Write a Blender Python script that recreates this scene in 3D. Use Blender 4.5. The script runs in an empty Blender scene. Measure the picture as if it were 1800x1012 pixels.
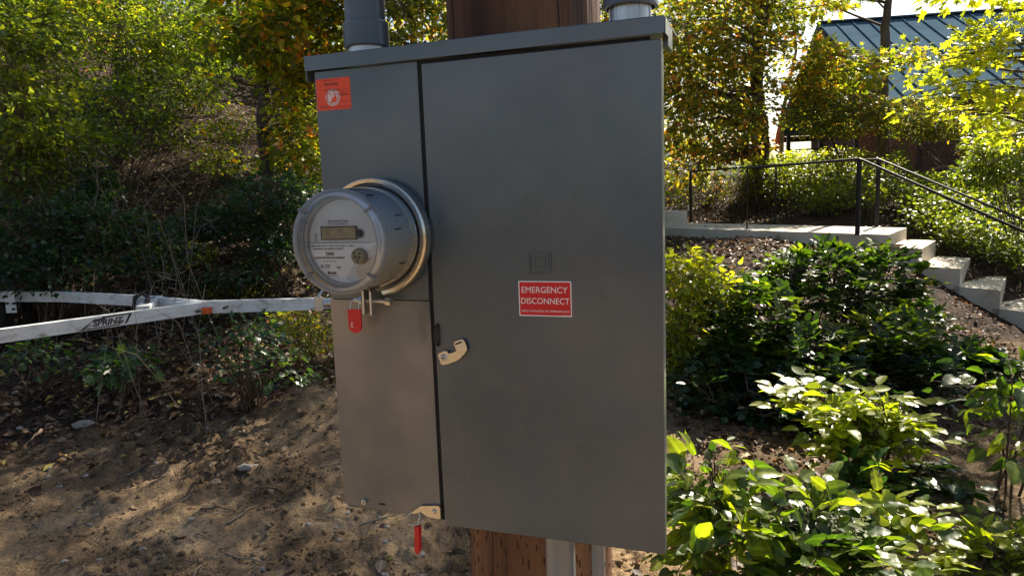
import bpy, bmesh, math, random
import numpy as np
from mathutils import Vector, Matrix, Quaternion

random.seed(7)
RG = np.random.default_rng(11)
SC = bpy.context.scene
COL = SC.collection
R_ = math.radians

# ---------------------------------------------------------------- camera
FPX = 1251.0
CR = Matrix(((0.9993286, 0.0366377, 0.0), (-0.0049375, 0.1346741, -0.9908777), (-0.0363035, 0.9902124, 0.1347645)))
CAM = Vector((0, 0, 1.55))
cd = bpy.data.cameras.new('camera'); cam = bpy.data.objects.new('camera', cd); COL.objects.link(cam)
cd.sensor_width = 36; cd.lens = FPX / 1800 * 36; cd.clip_start = .02; cd.clip_end = 2000
cam.matrix_world = Matrix.Translation(CAM) @ CR.to_4x4()
SC.camera = cam

# ---------------------------------------------------------------- light
SUN_EL, SUN_AZ = 42.0, 36.0          # azimuth measured from +Y towards +X
w = bpy.data.worlds.new('World'); SC.world = w; w.use_nodes = True
nt = w.node_tree; nt.nodes.clear()
sky = nt.nodes.new('ShaderNodeTexSky'); sky.sky_type = 'NISHITA'; sky.sun_disc = False
sky.sun_elevation = R_(SUN_EL); sky.sun_rotation = R_(SUN_AZ); sky.dust_density = 2.0; sky.air_density = 1.0; sky.ozone_density = 1.0
bg = nt.nodes.new('ShaderNodeBackground'); bg.inputs[1].default_value = 0.06
wo = nt.nodes.new('ShaderNodeOutputWorld')
nt.links.new(sky.outputs[0], bg.inputs[0]); nt.links.new(bg.outputs[0], wo.inputs[0])
SUND = Vector((math.sin(R_(SUN_AZ)) * math.cos(R_(SUN_EL)), math.cos(R_(SUN_AZ)) * math.cos(R_(SUN_EL)), math.sin(R_(SUN_EL))))
sd = bpy.data.lights.new('sun', 'SUN'); sd.energy = 5.0; sd.angle = R_(0.5); sd.color = (1.0, .90, .73)
so = bpy.data.objects.new('sun', sd); COL.objects.link(so)
so.rotation_euler = (-SUND).to_track_quat('-Z', 'Y').to_euler(); so.location = (4, 8, 14)
SC.view_settings.view_transform = 'Standard'; SC.view_settings.look = 'None'
SC.view_settings.exposure = 1.45; SC.view_settings.gamma = 1; SC.view_settings.use_curve_mapping = False
SC.cycles.max_bounces = 8; SC.cycles.transparent_max_bounces = 12; SC.cycles.use_denoising = True

# ---------------------------------------------------------------- rays
def ray(px, py):
    return (CR @ Vector((px - 900, 506 - py, -FPX))).normalized()
def at(px, py, D):
    r = ray(px, py); return CAM + r * (D / r.y)
# cabinet frame: x along the face, -y towards the viewer, z up
BP0 = Vector((-0.20806, 1.098, 1.55)); BT = R_(-19.8455)
MB = Matrix.Translation(BP0) @ Matrix.Rotation(BT, 4, 'Z')
MBi = MB.inverted()
def ob(px, py, n=0.0):
    """(a, z) on the cabinet plane standing n metres proud of its face"""
    o = MBi @ CAM; d = MBi.to_3x3() @ ray(px, py)
    t = (-n - o.y) / d.y; q = o + d * t
    return (q.x, q.z)

# ---------------------------------------------------------------- materials
def mat(name, base=(.5, .5, .5), rough=.6, metal=0.0, spec=.5, noise=None, bump=None, rnoise=None, coat=0):
    m = bpy.data.materials.new(name); m.use_nodes = True; nt = m.node_tree; b = nt.nodes['Principled BSDF']
    b.inputs['Base Color'].default_value = (*base, 1); b.inputs['Roughness'].default_value = rough
    b.inputs['Metallic'].default_value = metal; b.inputs['Specular IOR Level'].default_value = spec
    if coat: b.inputs['Coat Weight'].default_value = coat
    tc = nt.nodes.new('ShaderNodeTexCoord'); L = nt.links.new
    def nz(scale, detail=5, stretch=None, rough_=.6):
        n = nt.nodes.new('ShaderNodeTexNoise'); n.inputs['Scale'].default_value = scale; n.inputs['Detail'].default_value = detail
        n.inputs['Roughness'].default_value = rough_
        if stretch:
            mp = nt.nodes.new('ShaderNodeMapping'); mp.inputs['Scale'].default_value = stretch
            L(tc.outputs['Object'], mp.inputs[0]); L(mp.outputs[0], n.inputs['Vector'])
        else: L(tc.outputs['Object'], n.inputs['Vector'])
        return n
    if noise:      # (scale, [(pos, colour)...], stretch)
        n = nz(noise[0], 7, noise[2] if len(noise) > 2 else None); cr = nt.nodes.new('ShaderNodeValToRGB')
        el = cr.color_ramp.elements
        while len(el) < len(noise[1]): el.new(.5)
        for e, (p, c) in zip(el, noise[1]): e.position = p; e.color = (*c, 1)
        L(n.outputs[0], cr.inputs[0]); L(cr.outputs[0], b.inputs['Base Color'])
    if bump:       # [(scale, strength, dist, stretch)]
        prev = None
        for s in bump:
            n = nz(s[0], 6, s[3] if len(s) > 3 else None); bp = nt.nodes.new('ShaderNodeBump')
            bp.inputs['Strength'].default_value = s[1]; bp.inputs['Distance'].default_value = s[2]
            L(n.outputs[0], bp.inputs['Height'])
            if prev: L(prev.outputs[0], bp.inputs['Normal'])
            prev = bp
        L(prev.outputs[0], b.inputs['Normal'])
    if rnoise:     # (scale, lo, hi)
        n = nz(rnoise[0], 4); mr = nt.nodes.new('ShaderNodeMapRange'); mr.inputs['From Min'].default_value = .3; mr.inputs['From Max'].default_value = .7
        mr.inputs['To Min'].default_value = rnoise[1]; mr.inputs['To Max'].default_value = rnoise[2]
        L(n.outputs[0], mr.inputs[0]); L(mr.outputs[0], b.inputs['Roughness'])
    return m

def leafmat(name, cols, trans=.45, rough=.42, tcol=(1.1, 1.08, .25), tgain=3.4, spec=.45):
    """cols: ramp colours picked by each leaf's own tint"""
    m = bpy.data.materials.new(name); m.use_nodes = True; nt = m.node_tree; L = nt.links.new; b = nt.nodes['Principled BSDF']
    a = nt.nodes.new('ShaderNodeAttribute'); a.attribute_name = 'tint'
    cr = nt.nodes.new('ShaderNodeValToRGB'); el = cr.color_ramp.elements
    while len(el) < len(cols): el.new(.5)
    for i, (p, c) in enumerate(cols): el[i].position = p; el[i].color = (*c, 1)
    tc = nt.nodes.new('ShaderNodeTexCoord'); n = nt.nodes.new('ShaderNodeTexNoise'); n.inputs['Scale'].default_value = 40
    L(tc.outputs['Object'], n.inputs['Vector'])
    mr = nt.nodes.new('ShaderNodeMapRange'); mr.inputs['To Min'].default_value = .7; mr.inputs['To Max'].default_value = 1.3
    L(n.outputs[0], mr.inputs[0]); L(a.outputs['Fac'], cr.inputs[0])
    mx = nt.nodes.new('ShaderNodeVectorMath'); mx.operation = 'SCALE'; L(cr.outputs[0], mx.inputs[0]); L(mr.outputs[0], mx.inputs['Scale'])
    am = nt.nodes.new('ShaderNodeAttribute'); am.attribute_name = 'mid'; mm = nt.nodes.new('ShaderNodeMapRange'); mm.inputs['From Min'].default_value = .03; mm.inputs['From Max'].default_value = .11
    mm.inputs['To Min'].default_value = 1.7; mm.inputs['To Max'].default_value = 1.0; L(am.outputs['Fac'], mm.inputs[0])
    my = nt.nodes.new('ShaderNodeVectorMath'); my.operation = 'SCALE'; L(mx.outputs[0], my.inputs[0]); L(mm.outputs[0], my.inputs['Scale']); mx = my
    L(mx.outputs[0], b.inputs['Base Color']); b.inputs['Roughness'].default_value = rough; b.inputs['Specular IOR Level'].default_value = spec
    tr = nt.nodes.new('ShaderNodeBsdfTranslucent'); tm = nt.nodes.new('ShaderNodeVectorMath'); tm.operation = 'MULTIPLY'
    tm.inputs[1].default_value = tuple(c * tgain for c in tcol); L(mx.outputs[0], tm.inputs[0]); L(tm.outputs[0], tr.inputs[0])
    ms = nt.nodes.new('ShaderNodeMixShader'); ms.inputs[0].default_value = trans
    L(b.outputs[0], ms.inputs[1]); L(tr.outputs[0], ms.inputs[2]); L(ms.outputs[0], nt.nodes['Material Output'].inputs[0])
    return m

# enamelled steel of the cabinet: a little orange peel, painted-in cloudy sheen, rubbed marks
def paint(name, base, marks, sheen_amt=.3, lo=.40):
    m = mat(name, base, .33, .08, .5, coat=.45)
    nt = m.node_tree; L = nt.links.new; b = nt.nodes['Principled BSDF']; tc = nt.nodes['Texture Coordinate']; b.inputs['Coat Roughness'].default_value = .2; b.inputs['IOR'].default_value = 1.6
    def nz(s, d=5, st=None):
        n = nt.nodes.new('ShaderNodeTexNoise'); n.inputs['Scale'].default_value = s; n.inputs['Detail'].default_value = d
        if st:
            mp = nt.nodes.new('ShaderNodeMapping'); mp.inputs['Scale'].default_value = st; mp.inputs['Rotation'].default_value = (.2, .5, .1)
            L(tc.outputs['Object'], mp.inputs[0]); L(mp.outputs[0], n.inputs['Vector'])
        else: L(tc.outputs['Object'], n.inputs['Vector'])
        return n
    def rng(n, a, c, lo, hi):
        r = nt.nodes.new('ShaderNodeMapRange'); r.inputs['From Min'].default_value = a; r.inputs['From Max'].default_value = c
        r.inputs['To Min'].default_value = lo; r.inputs['To Max'].default_value = hi; L(n.outputs[0], r.inputs[0]); return r
    cloud_sheen = rng(nz(3.6, 6), lo, .66, 0, sheen_amt)  # pale blotches paint in cloudy reflections and the sunlit ground's warm sheen
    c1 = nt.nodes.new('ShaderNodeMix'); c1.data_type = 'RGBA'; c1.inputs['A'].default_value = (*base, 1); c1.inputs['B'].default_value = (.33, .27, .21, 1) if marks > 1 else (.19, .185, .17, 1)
    L(cloud_sheen.outputs[0], c1.inputs['Factor'])
    scr = rng(nz(15, 5, (1, 1, .35)), .64, .73, 0, .5 * marks)
    c2 = nt.nodes.new('ShaderNodeMix'); c2.data_type = 'RGBA'; c2.inputs['B'].default_value = (.07, .065, .06, 1)
    L(scr.outputs[0], c2.inputs['Factor']); L(c1.outputs['Result'], c2.inputs['A']); L(c2.outputs['Result'], b.inputs['Base Color'])
    L(rng(nz(9, 6), .35, .7, .26, .44).outputs[0], b.inputs['Roughness'])
    b1 = nt.nodes.new('ShaderNodeBump'); b1.inputs['Strength'].default_value = .25; b1.inputs['Distance'].default_value = .0004; L(nz(420, 2).outputs[0], b1.inputs['Height'])
    b2 = nt.nodes.new('ShaderNodeBump'); b2.inputs['Strength'].default_value = .5; b2.inputs['Distance'].default_value = .003; L(nz(5, 1).outputs[0], b2.inputs['Height'])
    L(b1.outputs[0], b2.inputs['Normal']); L(b2.outputs[0], b.inputs['Normal'])
    return m

M = {}
M['paint'] = paint('grey_enamel', (.047, .072, .090), .8, .42)
M['paint2'] = paint('grey_enamel_sheen', (.056, .078, .094), 1.9, .9, .33)  # lower cover: stronger, the warm ground sheen painted in
M['dark'] = mat('dark_gap', (.012, .013, .014), .7)
M['galv'] = mat('galvanized_steel', (.55, .55, .53), .38, 1, bump=[(60, .1, .0005)], rnoise=(30, .28, .5))
M['zinc'] = mat('zinc_plated', (.66, .63, .56), .3, 1, rnoise=(60, .22, .42))
M['brass'] = mat('ring_steel', (.78, .72, .60), .22, 1, rnoise=(25, .15, .35))
M['pvc'] = mat('grey_pvc', (.07, .088, .11), .28, 0, .6, bump=[(8, .15, .002, (1, 1, .2))], rnoise=(12, .22, .4))
M['pipe'] = mat('pale_conduit', (.28, .28, .27), .38, .25, noise=(6, [(.3, (.19, .205, .22)), (.7, (.28, .295, .31))], (1, 1, .3)))
M['black'] = mat('black_plastic', (.012, .012, .013), .45)
M['blackpaint'] = mat('black_painted_steel', (.008, .008, .009), .45, 0, .3, bump=[(50, .2, .001)])
M['pole'] = mat('pole_wood', (.2, .1, .05), .75, noise=(9, [(.32, (.014, .006, .004)), (.47, (.10, .04, .016)), (.6, (.17, .075, .03)), (.72, (.33, .17, .075))], (1, 1, .07)),
                bump=[(34, 1.0, .012, (1, 1, .04)), (9, .7, .02, (1, 1, .08))])
M['poleknot'] = mat('pole_incision', (.03, .015, .008), .85)
M['orange'] = mat('orange_label', (.78, .075, .02), .5)
M['red'] = mat('red_label', (.62, .008, .014), .42)
M['redplastic'] = mat('red_plastic', (.58, .01, .015), .35)
M['white'] = mat('white_print', (.85, .83, .8), .5)
M['pink'] = mat('pale_seal_print', (.75, .5, .48), .55, noise=(220, [(.42, (.62, .2, .16)), (.55, (.8, .66, .64))]))
M['ink'] = mat('black_ink', (.03, .03, .035), .5)
M['inkred'] = mat('dark_red_ink', (.18, .02, .015), .5)
M['face'] = mat('meter_face', (.62, .62, .63), .35, noise=(14, [(.3, (.62, .62, .64)), (.7, (.76, .76, .77))]))
M['facelow'] = mat('meter_nameplate', (.92, .92, .93), .4)
M['facemetal'] = mat('meter_face_metal', (.5, .48, .46), .3, .7)
M['lcd'] = mat('lcd_glass', (.34, .28, .16), .18, 0, .6, noise=(60, [(.3, (.22, .18, .1)), (.7, (.5, .42, .26))]))
M['sleeve'] = mat('meter_sleeve', (.56, .59, .61), .25, .3, rnoise=(18, .2, .42))
M['bezel'] = mat('grey_bezel', (.42, .44, .46), .25, 0, .7)
M['olive'] = mat('optical_port', (.30, .28, .17), .5)
M['concrete'] = mat('concrete', (.5, .46, .4), .85, noise=(2.6, [(.28, (.30, .24, .17)), (.42, (.52, .45, .345)), (.55, (.62, .55, .44)), (.75, (.72, .65, .53))]),
                    bump=[(40, .5, .006), (160, .3, .002)])
M['trailer'] = mat('white_trailer_paint', (.7, .73, .74), .35, 0, .5, noise=(9, [(.3, (.26, .24, .19)), (.44, (.60, .63, .62)), (.7, (.76, .79, .8))], (1, 1, 2)), rnoise=(12, .25, .5))
M['fender'] = mat('pale_blue_fender', (.55, .65, .72), .25)
M['rubber'] = mat('black_rubber', (.02, .02, .02), .8, bump=[(60, .4, .002)])
M['greyplastic'] = mat('grey_roller', (.22, .22, .22), .5)
M['reflector'] = mat('orange_reflector', (.55, .07, .015), .2, bump=[(160, .5, .002)])
M['roof'] = mat('blue_metal_roof', (.08, .13, .19), .8, 0, 0.0, noise=(1.4, [(.3, (.07, .115, .16)), (.65, (.10, .155, .205)), (.85, (.13, .165, .16))]), rnoise=(3, .65, .8))
M['siding'] = mat('brown_siding', (.12, .05, .035), .8, noise=(3, [(.3, (.06, .026, .018)), (.7, (.16, .07, .05))], (.3, .3, 3)), bump=[(20, .4, .004, (.1, 1, 1))])
M['gable'] = mat('dark_brown_gable', (.05, .03, .022), .8)
M['redwood'] = mat('red_brown_wood', (.22, .07, .045), .75, noise=(5, [(.3, (.13, .04, .028)), (.7, (.28, .1, .065))]))
M['glasspane'] = mat('dark_window', (.03, .035, .04), .08, 0, .8)
M['cone'] = mat('orange_vinyl', (.8, .12, .02), .5)
M['conetop'] = mat('yellow_vinyl', (.75, .55, .05), .5)
M['bark'] = mat('bark', (.07, .05, .035), .9, noise=(9, [(.3, (.035, .026, .018)), (.7, (.13, .1, .075))], (1, 1, .25)), bump=[(24, .9, .012, (1, 1, .2))])
M['barkpale'] = mat('pale_twig', (.2, .16, .12), .85, noise=(20, [(.3, (.11, .085, .06)), (.7, (.27, .22, .17))]))
M['stem'] = mat('plant_stem', (.08, .05, .03), .8)
M['stone'] = mat('stone', (.3, .27, .24), .85, noise=(14, [(.3, (.19, .16, .13)), (.7, (.38, .34, .3))]), bump=[(60, .5, .003)])
G1, G2, G3 = (.02, .04, .01), (.05, .08, .015), (.095, .125, .02)
YG, YE, OR, BR = (.17, .19, .022), (.40, .30, .03), (.42, .15, .035), (.17, .085, .04)
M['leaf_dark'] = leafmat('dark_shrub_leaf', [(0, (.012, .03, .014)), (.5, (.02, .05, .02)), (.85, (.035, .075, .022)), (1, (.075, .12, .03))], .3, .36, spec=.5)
M['leaf_holly'] = leafmat('glossy_shrub_leaf', [(0, (.014, .032, .009)), (.5, (.032, .060, .012)), (.8, (.085, .115, .016)), (1, (.18, .20, .02))], .45, .36, spec=.5, tgain=3.0, tcol=(1.05, 1.1, .2))
M['leaf_green'] = leafmat('green_leaf', [(0, G1), (.4, G2), (.75, G3), (1, YG)], .42)
M['leaf_yellow'] = leafmat('yellow_green_leaf', [(0, G2), (.35, G3), (.7, YG), (.9, YE), (1, OR)], .52, tgain=3.1)
M['leaf_autumn'] = leafmat('autumn_leaf', [(0, G2), (.3, (.09, .12, .03)), (.6, YG), (.8, YE), (.94, OR), (1, BR)], .48, tgain=2.8, tcol=(1.05, 1, .35))
M['leaf_bright'] = leafmat('bright_maple_leaf', [(0, G3), (.5, (.15, .18, .02)), (1, (.26, .25, .025))], .58, tgain=3.2)
M['leaf_dry'] = leafmat('dry_leaf', [(0, (.04, .02, .012)), (.35, (.09, .048, .027)), (.7, (.18, .11, .065)), (.92, (.34, .26, .17)), (1, (.42, .34, .08))], .15, .6, tcol=(1, .8, .5), tgain=1.6, spec=.35)
M['leaf_dry_red'] = leafmat('dry_red_leaf', [(0, (.04, .02, .012)), (.5, (.12, .06, .032)), (.85, (.28, .155, .08)), (1, (.42, .28, .15))], .2, .6, tcol=(1, .75, .5), tgain=1.6, spec=.35)

def clear_plastic():
    m = bpy.data.materials.new('clear_cover'); m.use_nodes = True; nt = m.node_tree; nt.nodes.clear(); L = nt.links.new
    o = nt.nodes.new('ShaderNodeOutputMaterial'); t = nt.nodes.new('ShaderNodeBsdfTransparent'); t.inputs[0].default_value = (.93, .95, .96, 1)
    g = nt.nodes.new('ShaderNodeBsdfGlossy'); g.inputs['Roughness'].default_value = .06
    f = nt.nodes.new('ShaderNodeFresnel'); f.inputs[0].default_value = 1.5
    x = nt.nodes.new('ShaderNodeMixShader'); L(f.outputs[0], x.inputs[0]); L(t.outputs[0], x.inputs[1]); L(g.outputs[0], x.inputs[2])
    L(x.outputs[0], o.inputs[0]); return m
M['clear'] = clear_plastic()
def clear_rim():
    m = bpy.data.materials.new('clear_rim'); m.use_nodes = True; nt = m.node_tree; nt.nodes.clear(); L = nt.links.new
    o = nt.nodes.new('ShaderNodeOutputMaterial'); t = nt.nodes.new('ShaderNodeBsdfTransparent'); t.inputs[0].default_value = (.88, .9, .92, 1)
    g = nt.nodes.new('ShaderNodeBsdfPrincipled'); g.inputs['Base Color'].default_value = (.82, .85, .88, 1); g.inputs['Roughness'].default_value = .06; g.inputs['Specular IOR Level'].default_value = 1
    x = nt.nodes.new('ShaderNodeMixShader'); f = nt.nodes.new('ShaderNodeFresnel'); f.inputs[0].default_value = 2.2
    L(f.outputs[0], x.inputs[0]); L(t.outputs[0], x.inputs[1]); L(g.outputs[0], x.inputs[2])
    L(x.outputs[0], o.inputs[0]); return m
M['rim'] = clear_rim()

# ---------------------------------------------------------------- object helpers
AF = {}      # root -> matrix that takes authoring coordinates to the root's local ones
I4 = Matrix.Identity(4)
def thing(name, label, cat, base, frame=I4, group=None, kind=None):
    """Empty at a thing's base; base and all its meshes are written in the coordinates of `frame`"""
    o = bpy.data.objects.new(name, None); COL.objects.link(o); o.empty_display_size = .1
    o.matrix_world = frame @ Matrix.Translation(Vector(base))
    o['label'] = label; o['category'] = cat
    if group: o['group'] = group
    if kind: o['kind'] = kind
    AF[o.name] = Matrix.Translation(-Vector(base))
    return o
def tag(o, label, cat, group=None, kind=None):
    o['label'] = label; o['category'] = cat
    if group: o['group'] = group
    if kind: o['kind'] = kind
    return o
def link(name, me, material, parent=None, kind=None, label=None):
    o = bpy.data.objects.new(name, me); COL.objects.link(o)
    if material is not None and not me.materials: me.materials.append(material)
    if parent is not None:
        o.parent = parent
        AF[o.name] = AF.get(parent.name, I4)
    if kind: o['kind'] = kind
    if label: o['label'] = label
    return o
def obj(name, bm, material, parent=None, smooth=False, kind=None, bevel=0, label=None):
    if bevel:
        bmesh.ops.bevel(bm, geom=[e for e in bm.edges if len(e.link_faces) == 2 and e.calc_face_angle(0) > .6], offset=bevel, segments=2, affect='EDGES', profile=.5)
    bmesh.ops.recalc_face_normals(bm, faces=bm.faces)
    if parent is not None: bmesh.ops.transform(bm, matrix=AF.get(parent.name, I4), verts=bm.verts)
    me = bpy.data.meshes.new(name); bm.to_mesh(me); bm.free()
    if smooth:
        for p in me.polygons: p.use_smooth = True
        if smooth != 'all' : me.set_sharp_from_angle(angle=R_(38))
    return link(name, me, M[material] if isinstance(material, str) else material, parent, kind, label)
def solo(name, bm, material, label, cat, base, frame=I4, group=None, kind=None, **k):
    """a top-level thing that is one mesh"""
    bmesh.ops.transform(bm, matrix=Matrix.Translation(-Vector(base)), verts=bm.verts)
    o = obj(name, bm, material, None, **k); o.matrix_world = frame @ Matrix.Translation(Vector(base))
    return tag(o, label, cat, group, kind)

def B(): return bmesh.new()
def box(bm, x0, x1, y0, y1, z0, z1, mtx=None):
    r = bmesh.ops.create_cube(bm, size=1, matrix=Matrix.Translation(((x0 + x1) / 2, (y0 + y1) / 2, (z0 + z1) / 2)) @ Matrix.Diagonal((x1 - x0, y1 - y0, z1 - z0, 1)))
    if mtx is not None: bmesh.ops.transform(bm, matrix=mtx, verts=r['verts'])
    return bm
def prism(bm, pts, y0, y1):
    """polygon in (x, z) extruded along y"""
    a = [bm.verts.new((x, y0, z)) for x, z in pts]; b = [bm.verts.new((x, y1, z)) for x, z in pts]
    n = len(pts); bm.faces.new(a); bm.faces.new(b[::-1])
    for i in range(n): bm.faces.new((a[i], b[i], b[(i + 1) % n], a[(i + 1) % n]))
    return bm
def slabpoly(bm, pts, z0, z1):
    """polygon in (x, y) extruded down; z may be per-point"""
    zz = z1 if hasattr(z1, '__len__') else [z1] * len(pts); zb = z0 if hasattr(z0, '__len__') else [z0] * len(pts)
    a = [bm.verts.new((p[0], p[1], z)) for p, z in zip(pts, zz)]; b = [bm.verts.new((p[0], p[1], z)) for p, z in zip(pts, zb)]
    n = len(pts); bm.faces.new(a); bm.faces.new(b[::-1])
    for i in range(n): bm.faces.new((a[i], b[i], b[(i + 1) % n], a[(i + 1) % n]))
    return bm
def tube(bm, pts, r, seg=12, cap=True):
    pts = [Vector(p) for p in pts]; rs = r if hasattr(r, '__len__') else [r] * len(pts)
    rings = []; up = None
    for i, p in enumerate(pts):
        t = (pts[min(i + 1, len(pts) - 1)] - pts[max(i - 1, 0)]).normalized()
        if up is None: up = Vector((0, 0, 1)) if abs(t.z) < .9 else Vector((1, 0, 0))
        s = t.cross(up).normalized(); up = s.cross(t).normalized()
        rings.append([bm.verts.new(p + (s * math.cos(2 * math.pi * k / seg) + up * math.sin(2 * math.pi * k / seg)) * rs[i]) for k in range(seg)])
    for a, b in zip(rings, rings[1:]):
        for k in range(seg): bm.faces.new((a[k], a[(k + 1) % seg], b[(k + 1) % seg], b[k]))
    if cap: bm.faces.new(rings[0][::-1]); bm.faces.new(rings[-1])
    return bm
def lathe(bm, prof, c, axis='z', seg=48, closed=False):
    """prof: (radius, height along axis); axis '-y' turns towards the viewer in the cabinet frame"""
    rings = []
    for r, h in prof:
        ring = []
        for k in range(seg):
            a = 2 * math.pi * k / seg; u, v = max(r, 1e-5) * math.cos(a), max(r, 1e-5) * math.sin(a)
            p = (c[0] + u, c[1] + v, c[2] + h) if axis == 'z' else (c[0] + u, c[1] - h, c[2] + v)
            ring.append(bm.verts.new(p))
        rings.append(ring)
    pairs = list(zip(rings, rings[1:])) + ([(rings[-1], rings[0])] if closed else [])
    for a, b in pairs:
        for k in range(seg): bm.faces.new((a[k], a[(k + 1) % seg], b[(k + 1) % seg], b[k]))
    return bm
def beam(bm, p, q, wid, hgt):
    p, q = Vector(p), Vector(q); d = (q - p).normalized(); s = d.cross(Vector((0, 0, 1))).normalized(); u = s.cross(d)
    c = [s * (wid / 2) + u * (hgt / 2), s * (-wid / 2) + u * (hgt / 2), s * (-wid / 2) - u * (hgt / 2), s * (wid / 2) - u * (hgt / 2)]
    a = [bm.verts.new(p + k) for k in c]; b = [bm.verts.new(q + k) for k in c]
    bm.faces.new(a); bm.faces.new(b[::-1])
    for i in range(4): bm.faces.new((a[i], b[i], b[(i + 1) % 4], a[(i + 1) % 4]))
    return bm
def text(body, parent, material, origin, xd, zd, wid, hgt, lift=.0003, name='lettering', shear=0, bold=0):
    """flat lettering whose box (wid x hgt) starts at origin (lower left) and runs along xd, up along zd, in authoring coordinates"""
    cu = bpy.data.curves.new('t', 'FONT'); cu.body = body; cu.shear = shear; cu.offset = bold; cu.resolution_u = 3
    o = bpy.data.objects.new('t', cu); COL.objects.link(o)
    dg = bpy.context.evaluated_depsgraph_get(); me = bpy.data.meshes.new_from_object(o.evaluated_get(dg))
    bpy.data.objects.remove(o); bpy.data.curves.remove(cu)
    n = len(me.vertices); co = np.empty(n * 3); me.vertices.foreach_get('co', co); co = co.reshape(-1, 3)
    lo, hi = co.min(0), co.max(0); u = (co[:, 0] - lo[0]) / (hi[0] - lo[0]) * wid; v = (co[:, 1] - lo[1]) / (hi[1] - lo[1]) * hgt
    xd, zd, og = Vector(xd).normalized(), Vector(zd).normalized(), Vector(origin); nn = xd.cross(zd).normalized()
    P = np.array(og + nn * lift)[None] + u[:, None] * np.array(xd) + v[:, None] * np.array(zd)
    A = np.array(AF.get(parent.name, I4)); P = P @ A[:3, :3].T + A[:3, 3]
    me.vertices.foreach_set('co', P.ravel()); me.materials.clear(); me.name = name; me.update()
    return link(name, me, M[material], parent)
def roundrect(x0, x1, z0, z1, r, n=5):
    pts = []
    for cx, cz, a0 in ((x1 - r, z1 - r, 0), (x0 + r, z1 - r, 90), (x0 + r, z0 + r, 180), (x1 - r, z0 + r, 270)):
        for k in range(n + 1):
            a = R_(a0 + 90 * k / n); pts.append((cx + r * math.cos(a), cz + r * math.sin(a)))
    return pts

# ---------------------------------------------------------------- noise, terrain
def _h(ix, iy, s):
    n = (ix.astype(np.int64) * 374761393 + iy.astype(np.int64) * 668265263 + s * 1442695041) & 0x7fffffff
    n = ((n ^ (n >> 13)) * 1274126177) & 0x7fffffff
    return ((n ^ (n >> 16)) & 0xffff) / 65535.0
def vnoise(x, y, s=0):
    ix, iy = np.floor(x), np.floor(y); fx, fy = x - ix, y - iy; fx = fx * fx * (3 - 2 * fx); fy = fy * fy * (3 - 2 * fy)
    a, b, c, d = _h(ix, iy, s), _h(ix + 1, iy, s), _h(ix, iy + 1, s), _h(ix + 1, iy + 1, s)
    return (a + (b - a) * fx) * (1 - fy) + (c + (d - c) * fx) * fy - .5
def fbm(x, y, sc, oct=4, s=0):
    v = 0; a = 1.0
    for k in range(oct): v = v + a * vnoise(x * sc + 17.3 * k, y * sc - 9.1 * k, s + k); a *= .5; sc *= 2.03
    return v
def hz(px): return 336 - .0367 * (px - 900)
CT = []
def cp(px, py, D): p = at(px, py, D); CT.append(tuple(p))
for a in [(0, 1012, 3.0), (300, 1012, 2.95), (700, 1000, 2.95), (1110, 1000, 2.9), (1400, 1012, 2.8), (1790, 1012, 2.7),
          (0, 850, 3.8), (300, 830, 3.9), (600, 830, 3.9), (0, 710, 4.8), (300, 700, 4.9), (560, 680, 5.1), (0, 610, 6.0), (300, 590, 6.3), (560, 570, 6.6),
          (0, 500, 7.4), (300, 480, 7.9), (540, 460, 8.2), (0, 390, 8.6), (300, 385, 9.2), (540, 380, 9.8), (0, 290, 10), (300, 285, 11), (540, 290, 12),
          (0, 180, 12), (300, 190, 13.5), (540, 215, 15), (0, 60, 15), (300, 90, 17), (540, 150, 19),
          (750, 560, 6.6), (950, 540, 6.8), (750, 440, 9), (950, 425, 9.5), (750, 320, 13), (950, 320, 14), (750, 220, 19), (950, 270, 20),
          (1120, 420, 9.3), (1166, 425, 8.9), (1300, 430, 8.5), (1450, 445, 7.7), (1300, 487, 7.0), (1200, 500, 6.9), (1420, 500, 6.8), (1300, 560, 6), (1300, 700, 4.7), (1550, 545, 6.3),
          (1640, 545, 6.5), (1550, 700, 4.6), (1790, 620, 5.5), (1790, 780, 3.9), (1550, 850, 3.5), (1300, 850, 3.6), (1790, 580, 6.3),
          (1220, 382, 12.4), (1450, 375, 11), (1600, 385, 10), (1640, 430, 9.2), (1790, 440, 8.8), (1790, 350, 11.5), (1400, 330, 14), (1700, 330, 13.5), (1250, 330, 15), (1550, 325, 19), (1300, 322, 22), (1790, 312, 20)]: cp(*a)
for x, y, z in [(-2.5, 1.5, .02), (0, 1, -.03), (2.2, 1.5, .05), (-3, -3, 0), (3, -3, .1), (0, -5, -.1), (-6, -10, 0), (6, -10, 0), (0, -20, 0), (8, 2, .1), (-7, 2, .6), (14, 2, .1), (-14, 3, 2.6), (-13, 9, 4.2), (-12, 16, 6.5),
                (14, 8, .7), (16, 14, 1.2), (0, 26, 4.2), (-12, 26, 8.5), (10, 26, 1.6), (20, 24, 1.2), (-24, 0, 3), (24, 0, 0), (-24, 20, 9)]: CT.append((x, y, z))
CT = np.array(CT)
CORR = [((4.3, 7.6, .84), (1.2, 12.6, .80), .95), ((4.1, 7.7, .70), (4.5, 7.45, .45), .55), ((4.85, 8.0, .50), (6.0, 6.05, -.60), .62)]
def _U(r2): return .5 * r2 * np.log(r2 + 1e-9)
_n = len(CT); _K = _U(((CT[:, None, :2] - CT[None, :, :2]) ** 2).sum(-1)) + np.eye(_n) * .02
_P = np.c_[np.ones(_n), CT[:, :2]]; _A = np.block([[_K, _P], [_P.T, np.zeros((3, 3))]])
_W = np.linalg.solve(_A, np.r_[CT[:, 2], 0, 0, 0])
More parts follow.
